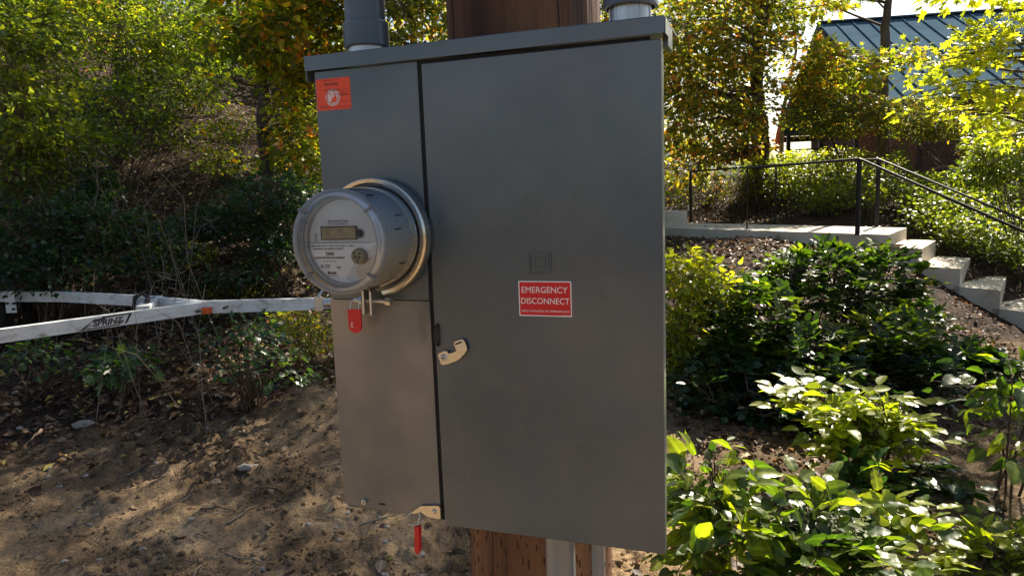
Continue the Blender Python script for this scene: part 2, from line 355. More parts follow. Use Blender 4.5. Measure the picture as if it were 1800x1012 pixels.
def terrain(x, y, fine=True):
    x = np.asarray(x, float); y = np.asarray(y, float); sh = x.shape; x = x.ravel(); y = y.ravel()
    r = np.hypot(x, y); k = np.minimum(1, 26 / np.maximum(r, .01)); X, Y = x * k, y * k
    z = np.empty_like(X)
    for i in range(0, len(X), 20000):
        s = slice(i, i + 20000)
        z[s] = _U((X[s, None] - CT[None, :, 0]) ** 2 + (Y[s, None] - CT[None, :, 1]) ** 2) @ _W[:_n] + _W[_n] + _W[_n + 1] * X[s] + _W[_n + 2] * Y[s]
    far = np.clip((r - 26) / 120, 0, 1); z = z * (1 - far) + far * np.clip(-x * .08 - 4, -9, 6)
    z = np.clip(z, -8, 14) + .10 * fbm(x, y, .45, 3, 3) * np.clip(r / 8, .25, 1)
    for k in range(len(CORR)):
        (ax, ay, az), (bx, by, bz), hw = CORR[k]; dx, dy = bx - ax, by - ay; l2 = dx * dx + dy * dy
        t = np.clip(((x - ax) * dx + (y - ay) * dy) / l2, 0, 1); d = np.hypot(x - ax - t * dx, y - ay - t * dy); cap = az + (bz - az) * t + np.maximum(0, d - hw) * .55
        z = np.minimum(z, cap)
    if fine:
        near = np.clip((13 - r) / 6, 0, 1); left = np.clip((.5 - x) * 1.5, .35, 1)
        rg = fbm(x * .55 + y * .9, y * .45 - x * .65, 1.6, 3, 40)
        clod = np.maximum(0, fbm(x, y, 13, 3, 21)) * .075 * np.clip(fbm(x, y, 1.3, 2, 61) * 3 + .6, .1, 1.2)
        z = z + near * (left * .11 * rg + .036 * fbm(x, y, 5, 3, 9) + clod + .016 * fbm(x, y, 34, 2, 14))
    return z.reshape(sh)
def gz(x, y): return float(terrain(np.array([x]), np.array([y]))[0])

th = np.r_[np.radians(np.linspace(-46, 46, 560)), np.radians(np.linspace(46, 314, 70)[1:-1])]
rr = np.r_[.25, .6, np.geomspace(1.0, 14, 430), np.geomspace(14, 900, 60)[1:]]
TH, RR = np.meshgrid(th, rr); X = RR * np.sin(TH); Y = RR * np.cos(TH); Z = terrain(X, Y)
V = np.c_[X.ravel(), Y.ravel(), Z.ravel()]; nc, nr = len(th), len(rr)
i, j = np.meshgrid(np.arange(nr - 1), np.arange(nc), indexing='ij'); j2 = (j + 1) % nc
F = np.stack([i * nc + j, i * nc + j2, (i + 1) * nc + j2, (i + 1) * nc + j], -1).reshape(-1, 4)
me = bpy.data.meshes.new('ground')
def fillmesh(me, V, F, k):
    me.vertices.add(len(V)); me.vertices.foreach_set('co', np.asarray(V, np.float32).ravel())
    me.loops.add(F.size); me.loops.foreach_set('vertex_index', F.astype(np.int32).ravel())
    me.polygons.add(len(F)); me.polygons.foreach_set('loop_start', np.arange(0, F.size, k, dtype=np.int32))
    me.update(calc_edges=True)
fillmesh(me, V, F, 4)
me.polygons.foreach_set('use_smooth', np.ones(len(F), bool))
bm = B(); bm.from_mesh(me)  # close the small hole at the centre
# what the soil is made of, by place: 0 tan sandy dirt, 1 dark forest floor (behind the camera, shade painted in)
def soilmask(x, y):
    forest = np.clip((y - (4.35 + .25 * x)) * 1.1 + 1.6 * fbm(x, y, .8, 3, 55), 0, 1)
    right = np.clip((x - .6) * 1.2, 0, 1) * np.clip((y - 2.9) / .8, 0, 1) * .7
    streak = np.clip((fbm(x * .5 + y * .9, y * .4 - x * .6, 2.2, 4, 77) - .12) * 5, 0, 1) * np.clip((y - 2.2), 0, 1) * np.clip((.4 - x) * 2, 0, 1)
    back = np.clip((-1.2 - y) * .8, 0, 1) * np.clip(fbm(x, y, .5, 3, 99) * 3 + .55 + np.clip((-7 - y) * .3, 0, 1), 0, 1)  # behind the camera: dark patches painted in as tree shade for mottled reflections
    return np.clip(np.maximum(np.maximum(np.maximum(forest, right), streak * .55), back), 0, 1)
bm.free()
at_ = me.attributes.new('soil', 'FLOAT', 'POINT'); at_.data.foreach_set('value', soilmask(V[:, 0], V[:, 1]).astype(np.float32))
def groundmat():
    m = bpy.data.materials.new('soil'); m.use_nodes = True; nt = m.node_tree; L = nt.links.new; b = nt.nodes['Principled BSDF']; b.inputs['Roughness'].default_value = .95; b.inputs['Specular IOR Level'].default_value = .2
    tc = nt.nodes.new('ShaderNodeTexCoord')
    def nz(s, d=6, ty='n'):
        n = nt.nodes.new('ShaderNodeTexNoise' if ty == 'n' else 'ShaderNodeTexVoronoi'); n.inputs['Scale'].default_value = s
        if ty == 'n': n.inputs['Detail'].default_value = d; n.inputs['Roughness'].default_value = .65
        L(tc.outputs['Object'], n.inputs['Vector']); return n
    def ramp(n, els, out=0):
        c = nt.nodes.new('ShaderNodeValToRGB'); el = c.color_ramp.elements
        while len(el) < len(els): el.new(.5)
        for e, (p, k) in zip(el, els): e.position = p; e.color = (*k, 1)
        L(n.outputs[out], c.inputs[0]); return c
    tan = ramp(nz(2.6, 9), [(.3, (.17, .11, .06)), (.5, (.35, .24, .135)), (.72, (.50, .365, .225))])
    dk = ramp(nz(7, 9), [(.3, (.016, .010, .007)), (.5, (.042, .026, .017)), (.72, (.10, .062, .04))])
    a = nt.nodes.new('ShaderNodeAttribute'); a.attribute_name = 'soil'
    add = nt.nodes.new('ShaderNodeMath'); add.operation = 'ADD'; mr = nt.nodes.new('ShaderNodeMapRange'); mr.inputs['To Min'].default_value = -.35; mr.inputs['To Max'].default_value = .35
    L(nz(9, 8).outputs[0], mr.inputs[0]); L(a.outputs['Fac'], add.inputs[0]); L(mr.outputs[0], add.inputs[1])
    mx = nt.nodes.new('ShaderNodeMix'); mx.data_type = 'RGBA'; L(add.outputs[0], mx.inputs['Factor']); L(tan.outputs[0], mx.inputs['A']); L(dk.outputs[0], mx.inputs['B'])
    sp = ramp(nz(85, 3), [(.36, (.55, .52, .5)), (.5, (1, 1, 1)), (.68, (1.0, 1.0, 1.0))])
    mu = nt.nodes.new('ShaderNodeMix'); mu.data_type = 'RGBA'; mu.blend_type = 'MULTIPLY'; mu.inputs['Factor'].default_value = .8
    L(mx.outputs['Result'], mu.inputs['A']); L(sp.outputs[0], mu.inputs['B']); L(mu.outputs['Result'], b.inputs['Base Color'])
    prev = None
    for s, st, d in ((12, .8, .03), (45, 1.0, .02), (150, .9, .008)):
        bp = nt.nodes.new('ShaderNodeBump'); bp.inputs['Strength'].default_value = st; bp.inputs['Distance'].default_value = d; L(nz(s, 5).outputs[0], bp.inputs['Height'])
        if prev: L(prev.outputs[0], bp.inputs['Normal'])
        prev = bp
    L(prev.outputs[0], b.inputs['Normal']); return m
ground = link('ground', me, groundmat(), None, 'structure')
ground['label'] = 'bare brown dirt rising into a leaf-strewn forest bank'

# ================================================================ CABINET ON THE POLE
exec_order = None
DEP = .13
def cab():
    t = thing('meter_cabinet', 'large grey steel meter and disconnect cabinet bolted to the wooden pole', 'electrical cabinet', (.17, .06, -.51), MB)
    bm = B()
    # folded shell: back, sides, floor, ceiling and a black sheet painting shade into the gaps
    obj('enclosure', box(B(), -.088, .4235, .006, DEP, -.513, .190), 'paint', t, bevel=.0015)
    obj('gap_shade', box(B(), .085, .4230,   .0035, .0062, -.512, .1924), 'dark', t)  # black sheet added so the gaps read as shaded
    # rain cap over the top with a turned-down front lip
    prof = [(-.0075, .1925), (-.0055, .1925), (-.0055, .2125), (DEP + .004, .2125), (DEP + .004, .2145), (-.0060, .2145), (-.0075, .213)]
    bm = B(); a = [bm.verts.new((-.100, y, z)) for y, z in prof]; c = [bm.verts.new((.4425, y, z)) for y, z in prof]
    bm.faces.new(a); bm.faces.new(c[::-1])
    for k in range(len(prof)): bm.faces.new((a[k], c[k], c[(k + 1) % len(prof)], a[(k + 1) % len(prof)]))
    cap = obj('rain_cap', bm, 'paint', t)
    bm = B(); box(bm, -.1, -.0985, -.0055, DEP + .004, .178, .2125); obj('cap_side', bm, 'paint', cap); obj('cap_side', box(B(), .4425, .444, -.0055, .03, .1925, .2125), 'paint', cap)
    obj('cap_hook', box(B(), .4360, .4428, .03, .075, .182, .2115), 'paint', cap, bevel=.001)
    obj('upper_cover', box(B(), -.0885, .0875, -.0005, .0055, -.1595, .1915), 'paint', t, bevel=.0012)
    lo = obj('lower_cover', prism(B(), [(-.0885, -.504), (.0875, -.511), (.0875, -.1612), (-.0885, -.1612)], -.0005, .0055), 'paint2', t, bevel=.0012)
    # door with rolled edges
    door = obj('door', box(B(), .0955, .438, -.0035, .0, -.517, .1865), 'paint', t, bevel=.0014)
    bm = B(); box(bm, .4365, .438, .0, .0135, -.516, .1855); box(bm, .0955, .0967, .0, .0035, -.516, .1855); box(bm, .097, .4363, .0, .012, -.5168, -.5155); obj('door_return', bm, 'paint', door)
    # pressed square emblem on the door: two nested frames and a D-shaped core
    x0, z1 = ob(929, 443, .0035); x1, z0 = ob(970, 482, .0035); s = (z1 - z0)
    def ring(bm, x0, x1, z0, z1, w_, y):
        for q in ((x0, x1, z1 - w_, z1), (x0, x1, z0, z0 + w_), (x0, x0 + w_, z0 + w_, z1 - w_), (x1 - w_, x1, z0 + w_, z1 - w_)):
            box(bm, q[0], q[1], y, -.0034, q[2], q[3])
    bm = B(); ring(bm, x0, x1, z0, z1, .0014, -.0050); ring(bm, x0 + .0032, x1 - .0032, z0 + .0032, z1 - .0032, .0012, -.0047)
    cx0, cx1, cz0, cz1 = x0 + .0085, x1 - .0085, z0 + .009, z1 - .0075
    ring(bm, cx0, cx1, cz0, cz1, .0017, -.0052); box(bm, cx0 - .003, cx0, -.0043, -.0034, cz0, cz0 + .0014)
    obj('pressed_emblem', bm, 'paint', door, kind='stuff')
    # padlock hasp
    Z = lambda x, y: ob(580 + x / 6.43, 540 + y / 6.43, .008)
    hp = [Z(*q) for q in [(1225, 535), (1243, 515), (1300, 490), (1330, 494), (1345, 520), (1385, 512), (1435, 490), (1420, 450), (1405, 405), (1412, 388), (1430, 378), (1490, 358), (1512, 364), (1530, 385), (1548, 440), (1557, 475), (1520, 530), (1470, 580), (1430, 603), (1350, 633), (1285, 647), (1262, 638)]]
    h = obj('hasp', prism(B(), hp, -.010, -.0075), 'zinc', door, bevel=.0004)
    c = Z(1293, 565); obj('screw', lathe(B(), [(0, .0125), (.0035, .0125), (.0046, .0115), (.0055, .0105), (.0055, .0098), (0, .0098)], (c[0], 0, c[1]), '-y', 18), 'galv', h, smooth=True)
    obj('screw_recess', lathe(B(), [(0, .0128), (.0018, .0128), (.0018, .0124)], (c[0], 0, c[1]), '-y', 6), 'dark', h)
    q = [Z(1420, 405), Z(1492, 380), Z(1500, 395), Z(1425, 423)]; obj('slot', prism(B(), q, -.0103, -.0099), 'dark', h)
    obj('hasp_boss', lathe(B(), [(.006, .0034), (.006, .0076), (0, .0076)], (c[0], 0, c[1]), '-y', 18), 'galv', h)
    # staple next to the hasp
    S = lambda x, y: ob(580 + x / 6.43, 540 + y / 6.43, .006)
    a0, a1 = S(1198, 190), S(1232, 440)
    bm = B(); tube(bm, [(a0[0] + .0005, -.003, a0[1] - .002), (a0[0] + .001, -.010, a0[1] - .003), (a0[0] + .0015, -.014, (a0[1] + a1[1]) / 2), (a0[0] + .001, -.010, a1[1] + .003), (a0[0] + .0005, -.003, a1[1] + .002)], .0016, 8)
    box(bm, a0[0] - .001, a0[0] + .004, -.0046, -.0034, a1[1] - .001, a0[1] + .001); obj('staple', bm, 'black', door, smooth=True)
    # collar round the meter opening
    obj('meter_collar', lathe(B(), [(.080, 0), (.0885, .0005), (.0870, .006), (.083, .010), (.078, .010)], (.0095, -.0005, -.0615), '-y', 64), 'paint', t, smooth=True)
    # screw stud and dimple near the foot of the lower cover
    c = ob(642, 880); obj('cover_screw', lathe(B(), [(0, .009), (.0018, .0088), (.002, .005), (.0042, .0045), (.0045, .001), (.0045, .0)], (c[0], -.0005, c[1]), '-y', 14), 'galv', lo, smooth=True)
    c = ob(672, 885); obj('drain_slot', prism(B(), roundrect(c[0] - .006, c[0] + .006, c[1] - .0016, c[1] + .0016, .0015), -.0008, -.0004), 'dark', lo)
    # rear mounting rails between cabinet and pole
    for z in (.12, -.42): obj('mounting_rail', box(B(), -.05, .40, DEP + .001, DEP + .022, z - .02, z + .02), 'galv', t)
    # lower latch strap with its screw
    T = lambda x, y: ob(580 + x / 3, 820 + y / 3, .004)
    pl = [T(*q) for q in [(430, 240), (480, 205), (575, 203), (583, 215), (585, 268), (575, 273), (520, 262), (480, 235), (445, 246)]]
    la = obj('latch_strap', prism(B(), pl, -.0055, -.003), 'zinc', t, bevel=.0003)
    c = T(553, 234); obj('screw', lathe(B(), [(0, .0085), (.003, .008), (.0045, .0055), (.0045, .005)], (c[0], 0, c[1]), '-y', 14), 'galv', la, smooth=True)
    p = [T(430, 240), T(400, 270), T(430, 285), T(470, 290), T(492, 280)]
    obj('seal_loop', tube(B(), [(p[0][0], -.004, p[0][1]), (p[1][0], -.008, p[1][1]), (p[2][0], -.016, p[2][1]), (p[3][0], -.014, p[3][1]), (p[4][0], -.004, p[4][1])], .0012, 6), 'galv', la, smooth=True)
    return t
cabinet = cab()

# red seal under the latch
T = lambda x, y: ob(580 + x / 3, 820 + y / 3, .008)
c0, c1 = T(463, 310), T(466, 452)
t = thing('lower_seal_tag', 'thin red seal tag hanging edge-on below the cabinet latch', 'seal tag', (c0[0], -.008, c1[1]), MB)
obj('tag_body', prism(B(), [(c0[0] - .0042, c0[1]), (c0[0] + .0042, c0[1]), (c1[0] + .004, c1[1] + .006), (c1[0] + .002, c1[1]), (c1[0] - .002, c1[1]), (c1[0] - .0045, c1[1] + .006)], -.012, -.004), 'redplastic', t, bevel=.0008)
obj('wire', tube(B(), [(c0[0], -.008, c0[1]), (c0[0] + .001, -.008, c0[1] + .008), (c0[0] + .004, -.006, c0[1] + .014), (c0[0] + .001, -.004, c0[1] + .02)], .0013, 6), 'galv', t)

# meter
MC = (.0095, -.0615)
def meter():
    t = thing('electric_meter', 'round glass-covered electric meter plugged into the cabinet front', 'electric meter', (MC[0], -.012, MC[1] - .08), MB)
    c = (MC[0], 0, MC[1])
    cov = obj('cover', lathe(B(), [(.0775, .018), (.0765, .03), (.0735, .09), (.0728, .108)], c, '-y', 72), 'clear', t, smooth=True)
    obj('cover_rim', lathe(B(), [(.0700, .104), (.0728, .106), (.0736, .1085), (.0736, .1145), (.0725, .119), (.0702, .1215), (.0665, .1225), (.0640, .1215), (.0632, .119), (.0640, .1165), (.067, .114), (.0695, .109)], c, '-y', 72, closed=True), 'rim', cov, smooth=True)
    obj('window', lathe(B(), [(.0640, .1205), (.04, .1222), (.0, .1228)], c, '-y', 72), 'clear', cov, smooth=True)
    for k in (40, 140, 222, 318):
        a = R_(k); m = Matrix.Translation((c[0], 0, c[2])) @ Matrix.Rotation(-a, 4, 'Y')
        obj('rim_rib', box(B(), .0630, .0742, -.1235, -.108, -.0007, .0007, m), 'rim', cov)
    sl = obj('sleeve', lathe(B(), [(.0745, .014), (.0745, .022), (.0722, .024), (.0695, .098), (.0675, .104), (.0655, .104), (.063, .094)], c, '-y', 72), 'sleeve', t, smooth=True)
    for k, n in ((28, .045), (62, .07), (330, .04), (12, .06)):
        a = R_(k); m = Matrix.Translation((c[0], 0, c[2])) @ Matrix.Rotation(-a, 4, 'Y')
        obj('sleeve_slot', box(B(), .0700, .0722, -n - .018, -n, -.0006, .0006, m), 'dark', sl)
    obj('base', lathe(B(), [(.083, .010), (.083, .016), (.0775, .019), (.0740, .019)], c, '-y', 64), 'greyplastic', t, smooth=True)
    obj('inner_bezel', lathe(B(), [(.0655, .103), (.0625, .105), (.0600, .1035), (.0585, .098), (.0585, .094)], c, '-y', 72), 'bezel', t, smooth=True)
    fn = .098; fp = obj('face_plate', lathe(B(), [(0, fn), (.0615, fn), (.0615, fn - .002)], c, '-y', 72), 'face', t)
    P = lambda px, py, n=fn: ob(px, py, n)
    # nameplate: everything under the divider, cut away at lower right where the metal shows
    ly = P(595, 427)[1]
    r = .0590
    def circ(a0, a1, n=24): return [(MC[0] + r * math.cos(R_(a0 + (a1 - a0) * k / n)), MC[1] + r * math.sin(R_(a0 + (a1 - a0) * k / n))) for k in range(n + 1)]
    angl = math.degrees(math.asin((ly - MC[1]) / r))
    q = P(622, 466); q0 = P(604, 490)
    pts = circ(180 - angl, 270 + 10) + [(q0[0] + .004, q0[1]), q, (q[0] + .004, q[1] + .012), (MC[0] + .0560, ly)]
    obj('nameplate', prism(B(), pts, -fn - .0006, -fn - .0002), 'facelow', fp)
    obj('port_recess', prism(B(), circ(-70, -12, 14) + [(q[0] + .012, q[1] + .002), (q[0] + .001, q[1] - .004)], -fn - .0005, -fn - .0001), 'facemetal', fp)
    a, b_ = P(543, 429), P(650, 425); obj('divider', box(B(), a[0], b_[0], -fn - .0012, -fn - .0006, ly, ly + .0006), 'ink', fp)
    # display
    a, b_ = P(566, 400), P(627, 419)
    lc = obj('display_frame', box(B(), a[0] - .002, b_[0] + .002, -fn - .0016, -fn, b_[1] - .0015, a[1] + .0015), 'ink', fp, bevel=.0004)
    obj('display', box(B(), a[0], b_[0], -fn - .0019, -fn - .0016, b_[1], a[1]), 'lcd', lc)
    cb = P(633, 410)
    obj('button_ring', lathe(B(), [(.0068, fn), (.0068, fn + .003), (.0056, fn + .0035), (.0048, fn + .002)], (cb[0], 0, cb[1]), '-y', 28), 'rim', fp, smooth=True)
    obj('button', lathe(B(), [(0, fn + .0030), (.0040, fn + .0030), (.0048, fn + .0015), (.0048, fn)], (cb[0], 0, cb[1]), '-y', 24), 'ink', fp)
    # optical port drum
    co = P(628, 451, fn + .01)
    op = obj('optical_port', lathe(B(), [(0, fn + .010), (.0098, fn + .010), (.0104, fn + .009), (.0104, fn)], (co[0], 0, co[1]), '-y', 32), 'olive', t, smooth=True)
    obj('port_collar', lathe(B(), [(.0106, fn + .008), (.0112, fn + .007), (.0112, fn)], (co[0], 0, co[1]), '-y', 32), 'greyplastic', op)
    for dx, dz in ((-.0035, -.001), (.0030, -.001), (0, -.0062), (.004, .0045), (-.005, .0050)):
        obj('port_hole', lathe(B(), [(0, fn + .0104), (.0016, fn + .0104), (.0018, fn + .0100)], (co[0] + dx, 0, co[1] + dz), '-y', 10), 'ink', op)
    def tx(s, x0, x1, y, h, m='ink', bold=0):
        bold += .025; h *= 1.15
        a = P(x0, y); b2 = P(x1, y); text(s, fp, m, (a[0], -fn - .0008, a[1] - h / 2), (1, 0, 0), (0, 0, 1), b2[0] - a[0], h, bold=bold)
    tx('MULTIFUNCTION', 577, 613, 389, .0022); tx('MULTI-TARIFF METER', 578, 612, 394, .0012)
    tx('CL200 240V 3W TYPE C1SR 30TA  1.0Kh', 543, 623, 432.5, .0020)
    tx('INLAND POWER & LIGHT', 552, 605, 437.5, .0021, bold=.01); tx('29404', 573, 588, 446, .0052)
    tx('W 125  60Hz  3/0', 568, 592, 459, .0014)
    tx('SMART', 572, 582, 466, .0018, bold=.02); tx('Power', 572, 582, 469.5, .0018, bold=.02)
    tx('Itron', 577, 592, 479, .0044, bold=.03); tx('LIBERTY LAKE WA USA', 573, 597, 485, .0011); tx('FM 2S', 593, 600, 470, .003)
    a = P(553, 453); xx = a[0]; bm = B(); rnd = random.Random(4)
    while xx < P(606, 453)[0]:
        w_ = rnd.choice((.0003, .0005, .0008)); box(bm, xx, xx + w_, -fn - .0009, -fn - .0006, a[1] - .0014, a[1] + .0014); xx += w_ + rnd.choice((.0003, .0006))
    obj('barcode', bm, 'ink', fp, kind='stuff')
    a = P(567, 468); obj('maker_mark', lathe(B(), [(.0012, fn + .0007), (.0024, fn + .0007), (.0024, fn + .0009), (.0012, fn + .0009)], (a[0], 0, a[1]), '-y', 16), 'ink', fp)
    a0, a1 = P(554, 410), P(558, 425)
    obj('printed_symbol', tube(B(), [(a0[0], -fn - .0006, a1[1]), (a0[0], -fn - .0006, a0[1] - .001), (a0[0] + .0012, -fn - .0006, a0[1]), (a1[0], -fn - .0006, a0[1] - .002), (a1[0], -fn - .0006, a1[1])], .0003, 5), 'ink', fp)
meter()

# clamp ring
def clamp():
    t = thing('meter_clamp_ring', 'shiny steel clamp ring holding the round meter in its socket', 'clamp ring', (MC[0], 0, MC[1] - .1), MB)
    r = .0850; a0, a1 = -70, 238     # open at the bottom
    pts = [(MC[0] + r * math.cos(R_(a)), -.0195, MC[1] + r * math.sin(R_(a))) for a in np.linspace(a0 - 14, a1, 80)]
    prof = [(-.0035, -.0062), (.0015, -.0068), (.0040, -.0045), (.0050, 0), (.0040, .0045), (.0015, .0062), (-.0015, .0058), (-.0015, .0045), (.001, .0035), (.001, -.0035)]
    bm = B(); rings = []
    for a in np.linspace(a0 - 12, a1 - 3, 84):
        c_, s_ = math.cos(R_(a)), math.sin(R_(a))
        rings.append([bm.verts.new((MC[0] + (r + d) * c_, -.0195 + y, MC[1] + (r + d) * s_)) for d, y in prof])
    n = len(prof)
    for A, C in zip(rings, rings[1:]):
        for k in range(n): bm.faces.new((A[k], C[k], C[(k + 1) % n], A[(k + 1) % n]))
    bm.faces.new(rings[0]); bm.faces.new(rings[-1][::-1])
    obj('band', bm, 'brass', t, smooth=True)
    Q = lambda x, y: ob(x, y, .022)
    # two bent tabs and the bolt through them
    p0, p1 = Q(643, 512), Q(645, 550); obj('tab', prism(B(), [(p0[0] - .0012, p0[1] + .006), (p0[0] + .0022, p0[1] + .004), (p1[0] + .0018, p1[1]), (p1[0] - .0015, p1[1])], -.032, -.010), 'galv', t, bevel=.0004)
    p0, p1 = Q(656, 516), Q(658, 552); obj('tab', prism(B(), [(p0[0] - .0012, p0[1] + .006), (p0[0] + .0022, p0[1] + .004), (p1[0] + .0018, p1[1]), (p1[0] - .0015, p1[1])], -.032, -.010), 'galv', t, bevel=.0004)
    q0, q1 = Q(622, 524), Q(688, 533); zz = (q0[1] + q1[1]) / 2
    b = obj('bolt', tube(B(), [(q0[0], -.022, zz + .0005), (q1[0] - .006, -.022, zz - .0005)], .0033, 12), 'galv', t, smooth=True)
    obj('bolt_head', tube(B(), [(q1[0] - .009, -.022, zz), (q1[0], -.022, zz)], .0066, 6), 'galv', b)
    obj('nut', tube(B(), [(q0[0] + .010, -.022, zz), (q0[0] + .016, -.022, zz)], .0066, 6), 'galv', b)
    x = q0[0] + .004; k = 0; bm = B()
    while x < q1[0] - .01: lathe(bm, [(.0026, -.0004), (.0030, 0), (.0026, .0004)], (0, 0, 0), 'z', 10); bmesh.ops.transform(bm, matrix=Matrix.Translation((x, -.022, zz)) @ Matrix.Rotation(R_(90), 4, 'Y'), verts=bm.verts[-30:]); x += .0016
    obj('thread', bm, 'galv', b, kind='stuff')
    p0 = Q(640, 545); obj('tab_bridge', box(B(), Q(645, 540)[0], Q(657, 540)[0], -.014, -.0125, p0[1] + .006, p0[1] + .016), 'galv', t)
clamp()
# red seal on the clamp bolt
Q = lambda x, y: ob(x, y, .026)
a, b_ = Q(613, 543), Q(638, 585); x0, x1, z1, z0 = a[0], b_[0], a[1], b_[1]; rr_ = (x1 - x0) / 2
pts = [(x0, z1), (x1, z1 + .0005)] + [((x0 + x1) / 2 + rr_ * math.cos(R_(-180 * k / 12)), z0 + rr_ + rr_ * math.sin(R_(-180 * k / 12))) for k in range(13)]
t = thing('meter_seal_tag', 'red rounded plastic seal hanging from the meter clamp bolt', 'seal tag', ((x0 + x1) / 2, -.026, z0), MB)
obj('tag_body', prism(B(), pts, -.0295, -.0265), 'redplastic', t, bevel=.0007)
text('N2', t, 'white', (x0 + .0045, -.0296, z0 + .017), (0, 0, -1), (1, 0, .0), .0085, .004)
obj('shackle', tube(B(), [(x0 + .004, -.028, z1), (x0 + .006, -.026, z1 + .012), (x0 + .014, -.024, z1 + .017), (x1 - .003, -.026, z1 + .008), (x1 - .004, -.028, z1)], .0012, 8), 'galv', t, smooth=True)

# stickers
def stickers():
    t = thing('emergency_sticker', 'red EMERGENCY DISCONNECT sticker with white border on the cabinet door', 'sticker', (.2715, -.0036, -.179), MB)
    x0, z1, x1, z0 = .2325, -.1283, .3110, -.1790
    y = -.0038
    bd = obj('border', prism(B(), roundrect(x0, x1, z0, z1, .0012, 3), y, -.0036), 'white', t)
    obj('panel', prism(B(), roundrect(x0 + .0015, x1 - .0015, z0 + .0015, z1 - .0015, .0008, 3), y - .0002, y), 'red', t)
    def L(s, a, b, zc, h, bold=0): text(s, t, 'white', (x0 + a, y - .0002, z1 - zc - h / 2), (1, 0, 0), (0, 0, 1), b - a, h, bold=bold)
    L('EMERGENCY', .0050, .0730, .0125, .0088); L('DISCONNECT', .0035, .0755, .0285, .0088)
    L('DESCONEXIÓN DE EMERGENCIA', .0040, .0750, .0428, .0034); L('EMD-0521', .064, .0755, .0485, .0009)
    t = thing('inspection_sticker', 'square orange service inspection sticker with pale round seal, top corner of cabinet', 'sticker', (-.056, -.0005, .132), MB)
    x0, x1, z0, z1 = -.0862, -.0262, .1325, .1795; y = -.0009
    obj('panel', prism(B(), roundrect(x0, x1, z0, z1, .003, 4), y, -.0006), 'orange', t)
    cx, cz = x0 + .0285, z0 + .0185
    obj('round_seal', lathe(B(), [(0, .0012), (.0128, .0012), (.0128, .0009)], (cx, 0, cz), '-y', 32), 'pink', t)
    obj('seal_ring', lathe(B(), [(.0098, .0012), (.0098, .0014), (.0103, .0014), (.0103, .0012)], (cx, 0, cz), '-y', 32), 'inkred', t)
    obj('seal_map', prism(B(), [(cx - .004, cz - .008), (cx + .006, cz - .007), (cx + .0075, cz - .001), (cx + .005, cz + .004), (cx + .002, cz + .0005), (cx - .001, cz - .002)], -.0015, -.0012), 'orange', t)
    def L(s, a, b, zc, h, m='ink', bold=0): text(s, t, m, (x0 + a, -.0015, z0 + zc), (1, 0, 0), (0, 0, 1), b - a, h, bold=bold)
    L('ELECTRICAL SECTION', .013, .040, .0435, .0012, 'inkred'); L('Service', .0155, .0385, .0365, .0045, 'ink', .01)
    L('APPROVED', .0150, .0410, .0285, .0022); L('PERMIT', .030, .052, .0225, .0015, 'inkred'); L('No.', .044, .0485, .0245, .0022, 'inkred')
    for a, b, zc in ((.0375, .0575, .0205), (.0375, .0575, .011), (.003, .0575, .0035), (.003, .019, .0068), (.003, .018, .0050), (.019, .045, .0155)):
        obj('printed_line', box(B(), x0 + a, x0 + b, y - .0002, y, z0 + zc, z0 + zc + .0005), 'inkred', t)
    bm = B(); pts = roundrect(x0 + .0375, x0 + .0575, z0 + .0215, z0 + .0290, .0015, 2)
    tube(bm, [(a, y, b) for a, b in pts + pts[:1]], .00028, 4); obj('printed_box', bm, 'inkred', t)
stickers()

# conduits
def conduit(x, y, r, rc, zb, label, hub, rhub):
    t = thing('conduit', label, 'conduit', (x, y, .2145), MB, group='grey conduits rising from the cabinet')
    obj('hub', lathe(B(), [(0, 0), (rhub + .006, 0), (rhub + .006, .004), (rhub, .005), (rhub, zb), (0, zb)], (x, y, .2147), 'z', 40), 'galv', t, smooth=True)
    obj('coupling', lathe(B(), [(r, 0), (rc - .001, 0), (rc, .001), (rc, .037), (rc - .001, .038), (r, .038)], (x, y, .2147 + zb - .006), 'z', 48), 'pvc', t, smooth=True)
    obj('pipe', lathe(B(), [(r, 0), (r, 3.2), (r * .6, 3.2)], (x, y, .2147 + zb), 'z', 48), 'pvc', t, smooth=True)
    if hub:
        for k in range(5):
            a = R_(200 + k * 36); obj('hub_rib', tube(B(), [(x + rhub * math.cos(a), y + rhub * math.sin(a), .2197), (x + rhub * math.cos(a), y + rhub * math.sin(a), .2147 + zb - .001)], .0016, 6), 'galv', t)
conduit(-.0285, .06, .0315, .0355, .022, 'thick grey plastic conduit above the meter side of the cabinet', False, .030)
conduit(.388, .06, .033, .0375, .034, 'grey plastic conduit on a ribbed metal hub by the cabinet corner', True, .0285)
zg = -1.5
t = thing('lower_conduit', 'pale grey conduit pipe leaving the underside of the cabinet', 'conduit', (.262, .07, zg), MB)
obj('pipe', tube(B(), [(.262, .07, zg), (.262, .07, -.513)], .0235, 32), 'pipe', t, smooth=True)
obj('cable_tie', tube(B(), [(.262 + .0245 * math.cos(R_(a)), .07 + .0245 * math.sin(R_(a)), -.535 - .012 * math.cos(R_(a + 190))) for a in range(0, 361, 24)], .0022, 6, False), 'black', t, smooth=True)
obj('tie_head', box(B(), .281, .288, .046, .053, -.527, -.518), 'black', t)
t = thing('ground_wire_pipe', 'slim pale pipe running down the pole beside the thicker conduit', 'pipe', (.320, .085, zg), MB)
obj('pipe', tube(B(), [(.320, .085, zg), (.320, .085, -.513)], .0100, 20), 'pipe', t, smooth=True)

